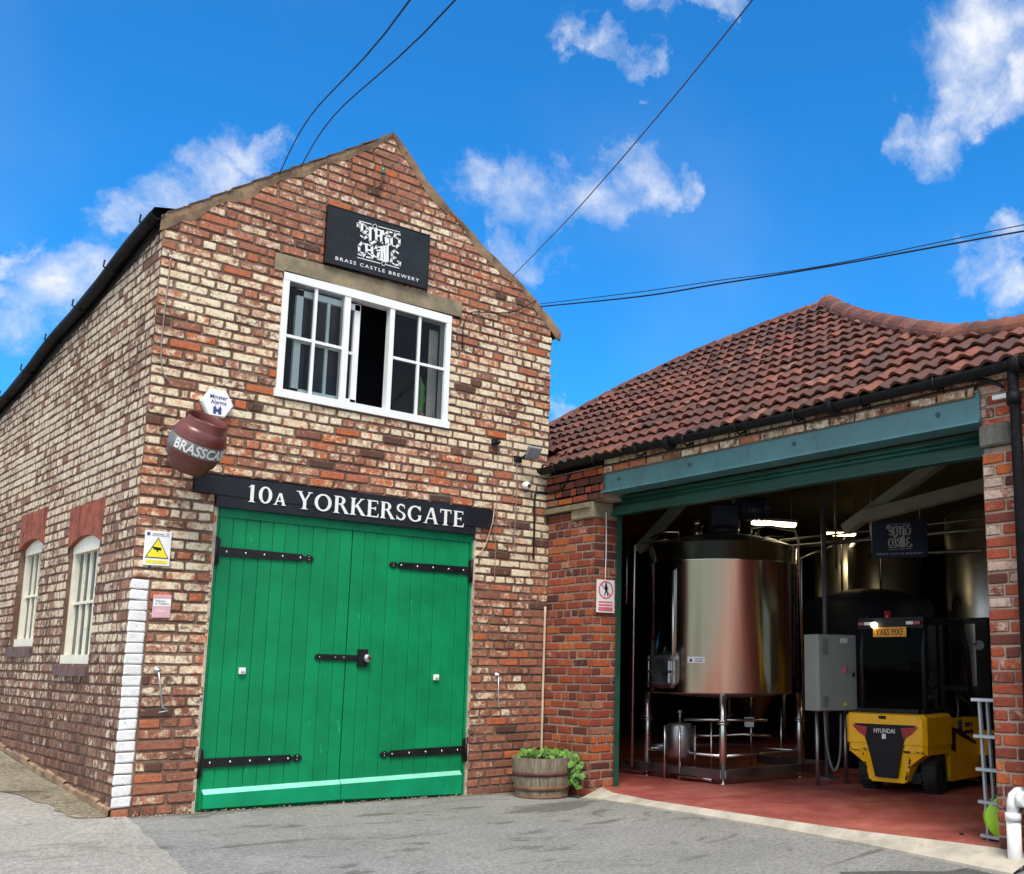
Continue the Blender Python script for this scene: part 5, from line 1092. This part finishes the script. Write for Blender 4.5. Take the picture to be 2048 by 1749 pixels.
# vertical post
PO = Vector((6.27, -1.66, 0)); m_ = MB(); m_.cyl(PO+Vector((0, 0, .0)), PO+Vector((0, 0, 3.3)), .026, n=14); m_.cyl(PO+Vector((.35, .1, 2.2)), PO+Vector((.35, .1, 3.6)), .014, n=8); m_.obox(PO+Vector((0, 0, .01)), (1, 0, 0), (0, 1, 0), (0, 0, 1), .07, .07, .01); q = m_.build('steel_post', simple('grey_post_paint', (.10, .10, .12), .4), None); tag(q, 'tall grey steel post rising behind the grey cabinet', 'post')
# overhead pipe run
m_ = MB(); pa, pb = Vector((5.3, -.9, 2.63)), Vector((7.1, -3.6, 2.72)); pa = Vector((7.2, -1.4, 2.58)); pb = Vector((7.9, -3.9, 2.70))
m_.cyl((6.1, -1.2, 2.42), (7.5, -4.2, 2.60), .022, n=10); m_.cyl((6.1, -1.2, 2.50), (7.5, -4.2, 2.72), .012, n=8)
for t in (.15, .3, .9): p = Vector((6.1, -1.2, 2.5)).lerp(Vector((7.5, -4.2, 2.72)), t); m_.cyl(p, p+Vector((0, 0, .7)), .006, n=6); m_.cyl(p-Vector((0, 0, .1)), p+Vector((0, 0, .16)), .018, n=8)
q = m_.build('overhead_pipes', steel_dk); tag(q, 'horizontal steel pipes hung below the roof, across the hanging sign', 'pipe')
# hanging sign
HSG = thing('hanging_brewery_sign', (5.82, -2.92, 2.2), 'dark blue hanging brewery sign with pale logo inside the workshop', 'sign')
h0 = Vector((5.829, -2.905, 2.345)); hd = Vector((.40, -.37, 0.02)).normalized(); hn = Vector((-.68, -.73, 0)).normalized()
def HF(a, b_, o): return h0+hd*a+Vector((0, 0, b_))+hn*o
m_ = MB(); m_.prism([(-.265, -.18), (.265, -.18), (.265, .18), (-.265, .18)], HF, -.01, .01); m_.build('board', simple('navy_sign', (.010, .014, .035), .45), HSG)
logo(HF, HSG, text_dim,   .53, .36, .010, wt=.023, small=.05)
m_ = MB()
for a in (-.2, .2): m_.cyl(HF(a, .18, 0), HF(a, .55, 0), .004, n=5)
m_.build('hanging_wire', steel_dk, HSG)
# dark plastic tank behind
q = MB(); q.lathe([(0, 0), (.75, .0), (.8, .05), (.8, 1.84), (.74, 1.95), (.4, 2.05), (.25, 2.08), (.0, 2.08)], (8.05, -.95, 0), (0, 0, 1), 48, False)
q = q.build('dark_plastic_tank', simple('dark_blue_plastic', (.005, .008, .020), .6, spec=.2)); tag(q, 'huge dark blue round tank standing behind the forklift and post', 'tank')
cable('hose_on_tank', [(7.65, -1.35, 1.95), (7.63, -1.38, 1.7), (7.72, -1.55, 1.3), (7.8, -1.7, .9)], .012, simple('teal_hose', (.02, .12, .10), .5), 'thin teal hose hanging down the dark blue tank')
# fermenting vessels at the back
def vessel(x, y, rad, z1, label, zc=.9):
    o = thing('fermenting_vessel', (x, y, 0), label, 'tank', 'tall steel fermenting vessels at the back')
    m_ = MB(); m_.lathe([(.05, zc-.55), (rad*.98, zc), (rad, zc+.03), (rad, z1), (rad*.9, z1+.07), (rad*.4, z1+.17), (0, z1+.2)], (x, y, 0), (0, 0, 1), 48, False); m_.build('shell', vessel_m, o)
    for a in (30, 120, 210, 300): m_ = MB(); m_.cyl((x+math.cos(R(a))*rad*.85, y+math.sin(R(a))*rad*.85, 0), (x+math.cos(R(a))*rad*.85, y+math.sin(R(a))*rad*.85, zc), .035, n=10); m_.build('leg', steel_dk, o)
    m_ = MB(); m_.cyl((x, y, z1+.2), (x, y, z1+.45), .02, n=8); m_.tube([(x-rad*.5, y-.3, z1+.12), (x-rad*.5, y-.3, z1+.28), (x-rad*.9, y-.5, z1+.28), (x-rad-.03, y-.3, z1), (x-rad-.04, y-.3, .6)], .016, 6); m_.build('pipe', steel, o)
vessel(9.05, -2.05, .52, 2.98, 'tall steel fermenting vessel beside the right pier behind the forklift mast')
vessel(9.3, -.35, .5, 2.75, 'tall steel fermenting vessel partly hidden by the hanging sign')
vessel(10.2, .95, .5, 2.95, 'steel fermenting vessel seen left of the hanging sign')
vessel(9.4, 2.1, .5, 2.9, 'steel fermenting vessel furthest left, glimpsed beside the post')
m_ = MB(); m_.cyl((9.6, -4.3, 2.55), (8.0, -1.0, 2.50), .03, n=10); q = m_.build('manifold_pipe', steel_dk); tag(q, 'thick grey pipe running in front of the tall fermenting vessels', 'pipe')

# ------------------------------------------------------------------ forklift (built in its own axes: x forward, y left)
FK = thing('forklift', (5.97, -2.77, 0), 'yellow forklift truck with black cab and mast, parked rear towards the doorway', 'forklift', local=True, rotz=R(7))
fk = MB()
def sec(x, hw, z0, z1, bev=.05):       # one body cross section
    return [Vector((x, -hw, z0)), Vector((x, -hw, z1-bev)), Vector((x, -hw+bev, z1)), Vector((x, hw-bev, z1)), Vector((x, hw, z1-bev)), Vector((x, hw, z0))]
# counterweight: upper block and two flanks with a centre recess
cw = MB(); cw.loft([sec(-.30, .33, .47, .70), sec(-.33, .37, .45, .71, .04), sec(-.30, .405, .44, .72, .03), sec(.20, .41, .44, .72, .03)][1:])
cw.loft([sec(-.315, .36, .38, .452, .01), sec(-.285, .395, .36, .452, .01), sec(.20, .40, .36, .452, .01)])
for s_ in (-1, 1):
    outer = [(-.30, .375), (-.20, .375), (-.14, .33), (-.115, .25), (-.11, .11), (-.27, .11), (-.285, .20)]
    fn = lambda u, v, d, s_=s_: Vector((u, s_*d, v))
    # rear flanks run inward towards the bottom
    vs = []
    cw.add([(-.31, s_*.385, .375), (-.31, s_*.15, .375), (-.29, s_*.10, .12), (-.29, s_*.19, .12), (-.295, s_*.225, .26), (-.15, s_*.385, .375), (-.17, s_*.15, .375), (-.17, s_*.10, .12), (-.17, s_*.19, .12), (-.16, s_*.235, .26)], [(0, 1, 2, 3, 4), (5, 6, 7, 8, 9), (0, 1, 6, 5), (1, 2, 7, 6), (2, 3, 8, 7), (3, 4, 9, 8), (4, 0, 5, 9)])
cw.obox((-.27, 0, .125), (1, 0, 0), (0, 1, 0), (0, 0, 1), .025, .17, .022, .006)
cw.build('counterweight', fk_yellow, FK)
m_ = MB(); m_.prism([(-.31, .622), (.31, .622), (.20, .50), (.155, .36), (.105, .15), (-.105, .15), (-.155, .36), (-.20, .50)], lambda u, v, d: Vector((d, u, v)), -.30, -.337); m_.build('rear_grille', black_pl, FK)
for s_ in (-1, 1): m_ = MB(); m_.prism([(s_*.17, .595), (s_*.33, .61), (s_*.27, .55), (s_*.19, .50)], lambda u, v, d: Vector((d, u, v)), -.33, -.345); m_.build('tail_light', red_lens, FK)
text('HYUNDAI', lambda a, b_, o: Vector((-.337-o, -a, .565+b_)), 1, text_white, 'lettering', FK, 0, .004, width=.21, height=.04, bold=.01)
m_ = MB(); m_.obox((-.339, .005, .515), (0, 1, 0), (1, 0, 0), (0, 0, 1), .02, .003, .022); m_.build('maker_badge', text_white, FK)
m_ = MB(); m_.obox((-.335, .02, .685), (0, 1, 0), (1, 0, 0), (0, 0, 1), .035, .004, .014); m_.build('badge', black_pl, FK)
chip = simple('chipped_dark_metal', (.06, .03, .02), .8)
cr = random.Random(4); m_ = MB()
for k in range(26):
    s_ = cr.choice((-1, -1, 1)); y = s_*cr.uniform(.12, .36); z = .385+cr.uniform(-.012, .006); m_.prism([(y-cr.uniform(.004, .03), z), (y+cr.uniform(.004, .03), z+.002), (y+.01, z+cr.uniform(.004, .014)), (y-.008, z+cr.uniform(.003, .01))], lambda u, v, d: Vector((d, u, v)), -.305, -.3185)
for k in range(20):
    s_ = cr.choice((-1, 1)); z = cr.uniform(.13, .36); y = s_*(.19+.035*(z-.12)/.14+cr.uniform(-.012, .0)); m_.prism([(y, z), (y+.006, z+.002), (y+.004, z+cr.uniform(.01, .03)), (y-.004, z+.01)], lambda u, v, d: Vector((d, u, v)), -.28, -.3105)
m_.build('paint_chips', chip, FK)
# side body
bd = MB()
for s_ in (-1, 1):
    bd.prism([(.20, .13), (.22, .10), (1.04, .10), (1.08, .14), (1.08, .44), (1.02, .47), (.93, .64), (.86, .665), (.20, .665)], lambda u, v, d, s_=s_: Vector((u, s_*d, v)), .30, .385)
bd.box((.2, -.30, .12), (.95, .30, .45)); bd.build('side_panels', fk_yellow, FK)
m_ = MB(); m_.prism([(.20, .62), (.28, .56), (.44, .50), (.80, .405), (.80, .43), (.60, .50), (.46, .565), (.30, .58)], lambda u, v, d: Vector((u, -d, v)), .384, .389); m_.prism([(.20, .60), (.34, .56), (.32, .36), (.20, .40)], lambda u, v, d: Vector((u, -d, v)), .384, .3885); m_.build('side_decal', black_pl, FK)
text('20B-9', lambda a, b_, o: Vector((.64+a, -.385-o, .60+b_)), 1, black_pl, 'lettering', FK, 0, .003, width=.17, height=.045, bold=.02); text('RENTAL', lambda a, b_, o: Vector((.62+a, -.385-o, .535+b_)), 1, black_pl, 'lettering', FK, 0, .003, width=.20, height=.04, bold=.02) if 0 else text('KINGDAY', lambda a, b_, o: Vector((.62+a, -.385-o, .535+b_)), 1, black_pl, 'lettering', FK, 0, .003, width=.20, height=.035, bold=.02) if 0 else None
m_ = MB(); m_.prism([(.40, .555), (.49, .555), (.49, .645), (.40, .645)], lambda u, v, d: Vector((u, -d, v)), .384, .3875); m_.build('data_sticker', simple('teal_sticker', (.03, .1, .12), .5), FK)
for y in range(1): 
    m_ = MB()
    for k in range(3): m_.prism([(.54+k*.07, .515), (.60+k*.07, .515), (.60+k*.07, .55), (.54+k*.07, .55)], lambda u, v, d: Vector((u, -d, v)), .384, .3875)
    m_.build('worn_print', black_pl, FK)
# wheels
def wheel(x, y, rad, w_, steer=0):
    s_ = 1 if y > 0 else -1; m_ = MB(); ax_w = Vector((-math.sin(steer)*1, math.cos(steer), 0))
    c = Vector((x, y, rad))
    m_.lathe([(rad*.5, -w_/2), (rad*.9, -w_/2), (rad*.98, -w_/2+.02), (rad, -w_/4), (rad, w_/4), (rad*.98, w_/2-.02), (rad*.9, w_/2), (rad*.5, w_/2)], c, ax_w, 36, False); t = m_
    for k in range(24):
        an = 2*math.pi*k/24; e_a = ax_w.orthogonal().normalized(); e_b = ax_w.cross(e_a); d = e_a*math.cos(an)+e_b*math.sin(an)
        m_.obox(c+d*(rad+.001), ax_w, d, ax_w.cross(d), w_/2*.9, .004, .008)
    tw = t.build('wheel', rubber, FK)
    m_ = MB(); m_.lathe([(0, -w_*.30), (rad*.25, -w_*.36), (rad*.3, -w_*.2), (rad*.5, -w_*.25), (rad*.52, -w_*.45), (rad*.52, w_*.45), (rad*.5, w_*.25), (rad*.3, w_*.2), (rad*.25, w_*.36), (0, w_*.30)], c, ax_w, 24, False); m_.build('rim', simple('dark_yellow_rim', (.05, .05, .05), .5), tw)
wheel(.0, -.315, .19, .15, R(10)); wheel(.0, .315, .19, .15, R(10)); wheel(1.14, -.39, .23, .17); wheel(1.14, .39, .23, .17)
m_ = MB()
for s_ in (-1, 1): m_.prism([(.86, .30), (.93, .45), (1.05, .52), (1.22, .52), (1.34, .45), (1.42, .30), (1.39, .30), (1.31, .42), (1.21, .49), (1.06, .49), (.96, .42), (.89, .30)], lambda u, v, d, s_=s_: Vector((u, s_*d, v)), .29, .47)
m_.build('mudguard', fk_yellow, FK)
m_ = MB(); m_.box((-.2, -.28, .1), (1.2, .28, .2)); m_.box((-.25, -.30, .70), (.5, .30, .76)); m_.box((.0, -.29, .2), (.2, .29, .45)); m_.build('chassis', black_pl, FK)
# cab
m_ = MB(); TZ = 1.60
for s_ in (-1, 1):
    m_.tube([(-.20, s_*.315-.035, .71), (-.21, s_*.315-.035, 1.3), (-.16, s_*.31-.035, TZ-.05), (-.08, s_*.305-.035, TZ)], .026, 8); m_.tube([(.86, s_*.305-.035, .66), (.80, s_*.305-.035, 1.2), (.68, s_*.30-.035, TZ)], .024, 8)
m_.box((-.24, -.37, TZ-.10), (-.17, .30, TZ-.0)); m_.box((.60, -.35, TZ-.04), (.68, .28, TZ+.02)); 
for s_ in (-1, 1): m_.box((-.2, s_*.335-.035, TZ-.06), (.68, s_*.29-.035, TZ+.0))
for k in range(6): m_.box((-.15+k*.13, -.33, TZ-.03), (-.11+k*.13, .26, TZ+.0))
m_.build('overhead_guard', black_pl, FK)
m_ = MB(); m_.box((-.215, -.33, .76), (-.205, .26, 1.50)); m_.build('rear_window', glass_dk, FK)
m_ = MB(); m_.box((-.20, -.345, .715), (-.06, .345, .76)); m_.obox((.15, 0, .82), (1, 0, 0), (0, 1, 0), (0, 0, 1), .2, .19, .06, .03); m_.obox((-.02, 0, 1.08), (.97, 0, .2), (0, 1, 0), (-.2, 0, .97), .05, .19, .24, .04); m_.build('seat', simple('dark_vinyl', (.012, .012, .014), .6), FK)
m_ = MB(); m_.tube([(.72, .0, .7), (.58, .0, 1.0)], .02, 8); m_.tube([Vector((.56, 0, 1.03))+Vector((math.sin(a)*-.05, math.cos(a)*.13, math.sin(a)*.11)) for a in [2*math.pi*k/16 for k in range(17)]], .011, 6); m_.build('steering_wheel', black_pl, FK)
m_ = MB(); m_.prism([(-.17, 1.42), (.17, 1.42), (.17, 1.51), (-.17, 1.51)], lambda u, v, d: Vector((d, u-.035, v)), -.243, -.252); NP = m_.build('number_plate', plate_or, FK)
text('YX65 MXF', lambda a, b_, o: Vector((-.252-o, -a-.035, 1.465+b_)), 1, black_pl, 'lettering', NP, 0, .003, width=.28, height=.062, bold=.0)
for s_ in (-1, 1):
    m_ = MB(); m_.obox((-.25, s_*.25-.035, 1.545), (0, 1, 0), (1, 0, 0), (0, 0, 1), .07, .02, .016, .004); q = m_.build('light_bar', red_lens, FK); m_ = MB(); m_.obox((-.268, s_*.215-.035, 1.545), (0, 1, 0), (1, 0, 0), (0, 0, 1), .035, .006, .014); m_.build('clear_lens', text_white, q)
m_ = MB(); m_.lathe([(.03, 0), (.028, .03), (0, .034)], (-.26, .11, 1.53), (-1, 0, 0), 14, False); m_.build('work_lamp', led_on, FK)
m_ = MB(); m_.lathe([(.03, 0), (.028, .06), (0, .07)], (-.21, .0, 1.60), (0, 0, 1), 14, False); m_.build('beacon', red_lens, FK)
# mast
for s_ in (-1, 1):
    m_ = MB(); m_.box((1.34, s_*.24, .06), (1.48, s_*.33, 1.66)); m_.box((1.38, s_*.18, .06), (1.44, s_*.24, 1.62)); m_.build('mast_rail', black_pl, FK)
m_ = MB(); m_.box((1.36, -.3, 1.60), (1.44, .3, 1.66)); m_.box((1.36, -.3, .9), (1.42, .3, .95)); m_.box((1.49, -.36, .15), (1.53, .36, .45)); m_.build('mast_crossbars', black_pl, FK)
for s_ in (-1, 1): m_ = MB(); m_.box((1.53, s_*.15, .04), (1.56, s_*.25, .5)); m_.box((1.53, s_*.15, .03), (2.3, s_*.25, .06)); m_.build('fork', steel_dk, FK)
text('HYUNDAI', lambda a, b_, o: Vector((1.41-b_, -.33-o, 1.25+a)), 1, simple('dim_print', (.28, .3, .2), .6), 'lettering', FK, 0, .003, width=.34, height=.05)
m_ = MB(); m_.tube([(.75, -.36, 1.35), (.80, -.44, 1.38)], .008, 5); m_.lathe([(.05, 0), (.04, .02)], (.80, -.46, 1.36), (1, 0, 0), 12); m_.build('mirror', steel_dk, FK)
FK.scale = (1, 1, 1)

# ------------------------------------------------------------------ ladder, hose reel, white pipe, no-entry sign
LD = thing('folded_ladder', (4.05, -4.72, 0), 'grey aluminium folded ladder leaning by the right pier inside the doorway', 'ladder')
A0, A1 = Vector((4.10, -4.68, .0)), Vector((4.01, -4.705, .93)); B0, B1_ = Vector((4.07, -4.86, .0)), Vector((4.01, -4.895, .93))
for a, b_, nm in ((A0, A1, 'rail'), (B0, B1_, 'rail'), (A0+Vector((.05, -.03, 0)), A1+Vector((.05, -.03, -.02)), 'rail')):
    m_ = MB(); d = (b_-a).normalized(); m_.obox((a+b_)/2, d, (1, 0, 0), d.cross(Vector((1, 0, 0))), (b_-a).length/2, .014, .009, .002); m_.build(nm, alu, LD)
for t, e in ((.03, .03), (.27, .02), (.50, .02), (.735, .02), (.995, .035)):
    m_ = MB(); p, q = A0.lerp(A1, t), B0.lerp(B1_, t); d = (q-p).normalized(); m_.obox((p+q)/2-d*.02, d, (1, 0, 0), (0, 0, 1), (q-p).length/2+.03, .03, .011, .003); m_.build('step', alu, LD)
HR = thing('hose_reel', (4.02, -4.95, .0), 'lime green hose reel on the floor behind the ladder', 'hose reel')
m_ = MB(); hc = Vector((4.15, -4.79, .155)); hax = Vector((-.6, -.45, 0)).normalized(); m_.lathe([(.04, -.06), (.135, -.06), (.145, -.05), (.135, -.03), (.075, -.03), (.075, .03), (.135, .03), (.145, .05), (.135, .06), (.04, .06)], hc, hax, 32); m_.build('drum', lime, HR)
m_ = MB()
for k in range(4): m_.tube([hc+(hax.cross(Vector((0, 0, 1)))*math.cos(a)+Vector((0, 0, 1))*math.sin(a))*(.10+.01*(k % 2))+hax*(-.022+k*.015) for a in [2*math.pi*i/24 for i in range(25)]], .009, 6)
m_.build('hose', lime, HR); m_ = MB(); m_.tube([hc+hax*.07+Vector((0, 0, .02)), hc+hax*.09+Vector((.03, .05, -.12)), hc+Vector((.02, .06, -.185))], .012, 6); m_.obox(hc+hax*.065, hax, hax.cross(Vector((0, 0, 1))), (0, 0, 1), .01, .03, .04, .004); m_.build('handle', black_pl, HR)
WP = thing('white_waste_pipe', (3.74, -5.05, -.14), 'short white plastic waste pipe standing against the right pier', 'pipe')
px, py = W-.095, -5.05; m_ = MB(); m_.cyl((px, py, -.13), (px, py, .215), .044, n=24); m_.build('lower_pipe', white_pt, WP)
m_ = MB(); m_.cyl((px, py, .20), (px, py, .25), .050, n=24); m_.tube([(px, py, .24), (px, py, .31), (px+.008, py-.005, .345), (px+.04, py-.015, .365), (px+.10, py-.02, .365)], .038, 18); m_.lathe([(.046, 0), (.050, .02), (.046, .05)], (px+.01, py-.04, .335), (-.2, -1, 0), 18); m_.build('elbow', white_pt, WP)
m_ = MB(); m_.box((px-.06, py+.06, -.12), (px+.05, py+.10, -.06)); q = m_.build('broken_brick', simple('broken_brick', (.28, .08, .05), .9)); tag(q, 'broken red brick at the foot of the white pipe', 'brick')
NE = thing('no_entry_sign', (W+.13, -.76, 1.80), 'white and pink prohibition sign with crossed out walking figure on the red brick pier', 'sign')
def JS(a, b_, o): return Vector((W+.128+a, -.785-o, 1.80+b_))
m_ = MB(); m_.prism([(-.11, -.158), (.11, -.158), (.11, .158), (-.11, .158)], JS, 0, .008); m_.build('board', white_pt, NE)
m_ = MB(); 
for p in arc(0, .06, .085, .080, 0, 360, .016, .016, 24): m_.prism(p, JS, .008, .0095)
m_.stroke([(-.058, .115), (.058, .005)], .013, JS, .008, .0105); m_.prism([(-.09, -.145), (.09, -.145), (.09, -.105), (-.09, -.105)], JS, .008, .0095); m_.prism([(-.09, -.095), (.09, -.095), (.09, -.078), (-.09, -.078)], JS, .008, .0095); m_.prism([(-.09, -.066), (.09, -.066), (.09, -.050), (-.09, -.050)], JS, .008, .0095); m_.build('pink_print', sign_red, NE)
m_ = MB(); m_.prism([(-.008, .105), (.008, .105), (.012, .12), (0, .13), (-.012, .12)], JS, .0095, .011)
for s_, w_ in (([(0, .10), (.004, .055)], .026), ([(.004, .055), (-.018, .01)], .012), ([(.004, .055), (.022, .03), (.024, .005)], .012), ([(0, .095), (-.02, .07)], .009), ([(.004, .095), (.026, .072)], .009)): m_.stroke(s_, w_, JS, .0095, .0112)
m_.build('walking_figure', black_pl, NE)
cable('sign_wire', [JS(-.005, .82, .0), JS(.0, .5, .003), JS(-.005, .158, .003), ], .0045, white_pt, 'thin white wire running up the red pier above the prohibition sign')
cable('pale_corner_pipe', [(W-.03, -.03, .25), (W-.03, -.03, 1.0), (W-.028, -.03, 1.72)], .013, simple('buff_pipe', (.55, .42, .30), .7), 'thin buff pipe in the corner between gable wall and red pier', cat='pipe')

# ------------------------------------------------------------------ barrel planter
BP = thing('barrel_planter', (3.555, -.41, gz(3.555, -.41)), 'half barrel planter with rusty hoops in the corner by the red pier', 'planter')
bx_, by_, bz_ = 3.555, -.41, gz(3.555, -.41)-.005; Rb = lambda t: .240+.034*math.sin(t*1.5)+.014*t
NS = 22; m_ = MB(); rnd = random.Random(6)
for i in range(NS):
    a0_, a1_ = 2*math.pi*i/NS+.008, 2*math.pi*(i+1)/NS-.008; o = rnd.uniform(-.0025, .0025); tt = [0, .2, .4, .6, .8, 1+rnd.uniform(-.006, .01)]
    vs = []
    for t in tt:
        for rr in (Rb(t)+o, Rb(t)-.024):
            for a in (a0_, (a0_+a1_)/2, a1_): vs.append((bx_+math.cos(a)*rr, by_+math.sin(a)*rr, bz_+t*.37))
    n = 6
    fs2 = []
    for k in range(5):
        for (p, q) in ((0, 1), (1, 2), (2, 5), (5, 4), (4, 3), (3, 0)): fs2.append((k*n+p, k*n+q, (k+1)*n+q, (k+1)*n+p))
    fs2 += [(5*n+0, 5*n+1, 5*n+2, 5*n+5, 5*n+4, 5*n+3)]; m_.add(vs, fs2)
m_.build('staves', oak, BP)
for t0, t1, nm in ((.56, .67, 0), (.20, .33, 0), (.0, .10, 0)):
    m_ = MB(); m_.lathe([(Rb(t0)+.001, t0*.37), (Rb(t0)+.006, t0*.37), (Rb(t1)+.006, t1*.37), (Rb(t1)+.001, t1*.37)], (bx_, by_, bz_), (0, 0, 1), 48, False); m_.build('hoop', hoop_m if t0 > .5 else simple('brown_rust_hoop', (.17, .09, .05), .8, .1, var=.3, vs=14, bs=.4), BP)
m_ = MB(); m_.lathe([(Rb(.9)-.02, .325), (.1, .335), (0, .335)], (bx_, by_, bz_), (0, 0, 1), 24, False); m_.build('soil', simple('soil', (.05, .035, .025), .95), BP)
PLT = thing('planter_plant', (3.555, -.41, .3), 'bright green leafy plant growing in the barrel and trailing down its right side', 'plant')
lf = MB(); st = MB(); rnd = random.Random(8)
def leaf_(p, s_, nrm_, az_):
    nrm_ = nrm_.normalized(); a = nrm_.orthogonal().normalized(); b_ = nrm_.cross(a); a, b_ = a*math.cos(az_)+b_*math.sin(az_), b_*math.cos(az_)-a*math.sin(az_)
    sh = [(0, 0), (.35, .25), (.75, .30), (.62, .55), (.95, .85), (.5, .95), (.25, 1.15)]
    pts = [(0, -.05)]+[(x, y) for x, y in sh[1:]]+[(0, 1.25)]+[(-x, y) for x, y in sh[1:][::-1]]
    vs = [p+a*x*s_*.62+b_*y*s_*.62+nrm_*(abs(x)*.12-.10*y*y)*s_ for x, y in pts]; c = p+b_*.5*s_*.62-nrm_*.05*s_
    lf.add(vs+[c], [(i, (i+1) % len(vs), len(vs)) for i in range(len(vs))])
for k in range(150):
    a = rnd.uniform(0, 6.28); rr = .25*math.sqrt(rnd.random()); h = rnd.uniform(.0, .09)*(1.2-rr*2)
    p = Vector((bx_+math.cos(a)*rr, by_+math.sin(a)*rr, bz_+.36+h)); nv = Vector((math.cos(a)*.5-.3, math.sin(a)*.5-.3, 1))+Vector((rnd.uniform(-.4, .4), rnd.uniform(-.4, .4), 0))
    leaf_(p, rnd.uniform(.035, .07), nv, rnd.uniform(0, 6.28))
    if k % 4 == 0: st.tube([Vector((p.x, p.y, bz_+.33)), p], .003, 4)
vr2 = Vector((r_.x, r_.y, 0)).normalized()
for st_i in range(9):
    p = Vector((bx_, by_, bz_+.37))+vr2*.25+Vector((rnd.uniform(-.08, .03), rnd.uniform(-.08, .05), 0)); pts = [p.copy()]
    L_ = rnd.randint(3, 8)
    for k in range(L_):
        p = p+vr2*rnd.uniform(.0, .030)*(1 if k < 4 else .2)+Vector((rnd.uniform(-.01, .01), rnd.uniform(-.012, .008), -.035 if k > 0 else .0)); pts.append(p.copy())
        for q in range(2): leaf_(p+Vector((rnd.uniform(-.02, .02), rnd.uniform(-.03, .01), rnd.uniform(-.015, .015))), rnd.uniform(.05, .085), Vector((-.6, -.8, .45))+Vector((rnd.uniform(-.3, .3), rnd.uniform(-.3, .3), rnd.uniform(-.2, .3))), rnd.uniform(2.2, 4.1))
    st.tube(pts, .0035, 4)
lf.build('leaves', leaf_m, PLT, flip=False); st.build('stems', simple('stem_brown', (.12, .08, .03), .8), PLT)
# grit and dead leaves gathered at the wall foot
gr_ = MB(); rnd = random.Random(77)
for k in range(260):
    u = rnd.choice((rnd.uniform(-.1, 3.2), rnd.uniform(.0, 3.0))); y = -abs(rnd.gauss(0, .07))-.02; s_ = rnd.uniform(.002, .008)
    if rnd.random() < .35: u = -abs(rnd.gauss(0, .10))-.04; y = rnd.uniform(0, 4.5)
    z = gz(u, y)+.010+s_*.3
    gr_.obox((u, y, z), (math.cos(k), math.sin(k), .2*math.sin(k*3)), (-math.sin(k), math.cos(k), 0), (0, 0, 1), s_, s_*.7, s_*.45)
q = gr_.build('wall_foot_grit', simple('pale_grit', (.34, .29, .21), .95, var=.5, vs=40), flip=False); tag(q, kind='stuff', label='loose grit and leaf scraps along the foot of the walls')
# small litter on the ground
m_ = MB(); m_.obox((4.15, -4.45, .008), (.8, .6, 0), (-.6, .8, 0), (0, 0, 1), .02, .014, .006, .003); q = m_.build('floor_litter', black_pl); tag(q, 'small dark scrap lying on the red floor near the ladder', 'litter')

# ------------------------------------------------------------------ one mesh per separate piece
def split_pieces(o, gap=.012):
    me = o.data; n = len(me.vertices); par = list(range(n))
    def fd(i):
        while par[i] != i: par[i] = par[par[i]]; i = par[i]
        return i
    for p in me.polygons:
        v = list(p.vertices)
        for q in v[1:]: par[fd(v[0])] = fd(q)
    comp = {}
    for i in range(n): comp.setdefault(fd(i), []).append(i)
    boxes = []
    for k, vs in comp.items():
        co = [me.vertices[i].co for i in vs]; boxes.append([[min(c[a] for c in co)-gap/2 for a in range(3)], [max(c[a] for c in co)+gap/2 for a in range(3)], {k}])
    ch = True
    while ch:
        ch = False
        for i in range(len(boxes)):
            for j in range(i+1, len(boxes)):
                A_, B_ = boxes[i], boxes[j]
                if all(A_[0][a] <= B_[1][a] and B_[0][a] <= A_[1][a] for a in range(3)):
                    A_[2] |= B_[2]; A_[0] = [min(x, y) for x, y in zip(A_[0], B_[0])]; A_[1] = [max(x, y) for x, y in zip(A_[1], B_[1])]; boxes.pop(j); ch = True; break
            if ch: break
    if len(boxes) < 2: return
    base = o.name.split('.')[0]; pd = [(list(p.vertices), p.use_smooth) for p in me.polygons]
    for b_ in boxes[1:]+boxes[:1]:
        ps = [(v, s_) for v, s_ in pd if fd(v[0]) in b_[2]]; mp_ = {}; vs = []
        for v, _ in ps:
            for i in v:
                if i not in mp_: mp_[i] = len(vs); vs.append(tuple(me.vertices[i].co))
        m2 = bpy.data.meshes.new(base); m2.from_pydata(vs, [], [[mp_[i] for i in v] for v, _ in ps]); m2.materials.append(me.materials[0]); m2.polygons.foreach_set('use_smooth', [s_ for _, s_ in ps]); m2.update()
        if b_ is boxes[0]: o.data = m2
        else:
            q = bpy.data.objects.new(base, m2); COL.objects.link(q); q.parent = o.parent
for o in list(bpy.data.objects):
    if o.type == 'MESH' and o.name.split('.')[0] in ('bolt_heads', 'bolt_head', 'reveal', 'jamb_pointing', 'bracket', 'handle', 'beam_bolt', 'hanging_wire', 'lid_fittings', 'valve', 'cross_rails', 'mudguard', 'side_decal', 'leg', 'roof_truss'): split_pieces(o)
for o in bpy.data.objects:
    if o.name.startswith('bolt_heads'): o.name = 'bolt'

# ------------------------------------------------------------------ real size
for o in TOPS:
    if o.parent: continue
    o.location = Vector(o.location)*K; o.scale = Vector(o.scale)*K
for o in bpy.data.objects:
    if '_org' in o: del o['_org']
    if '_local' in o: del o['_local']
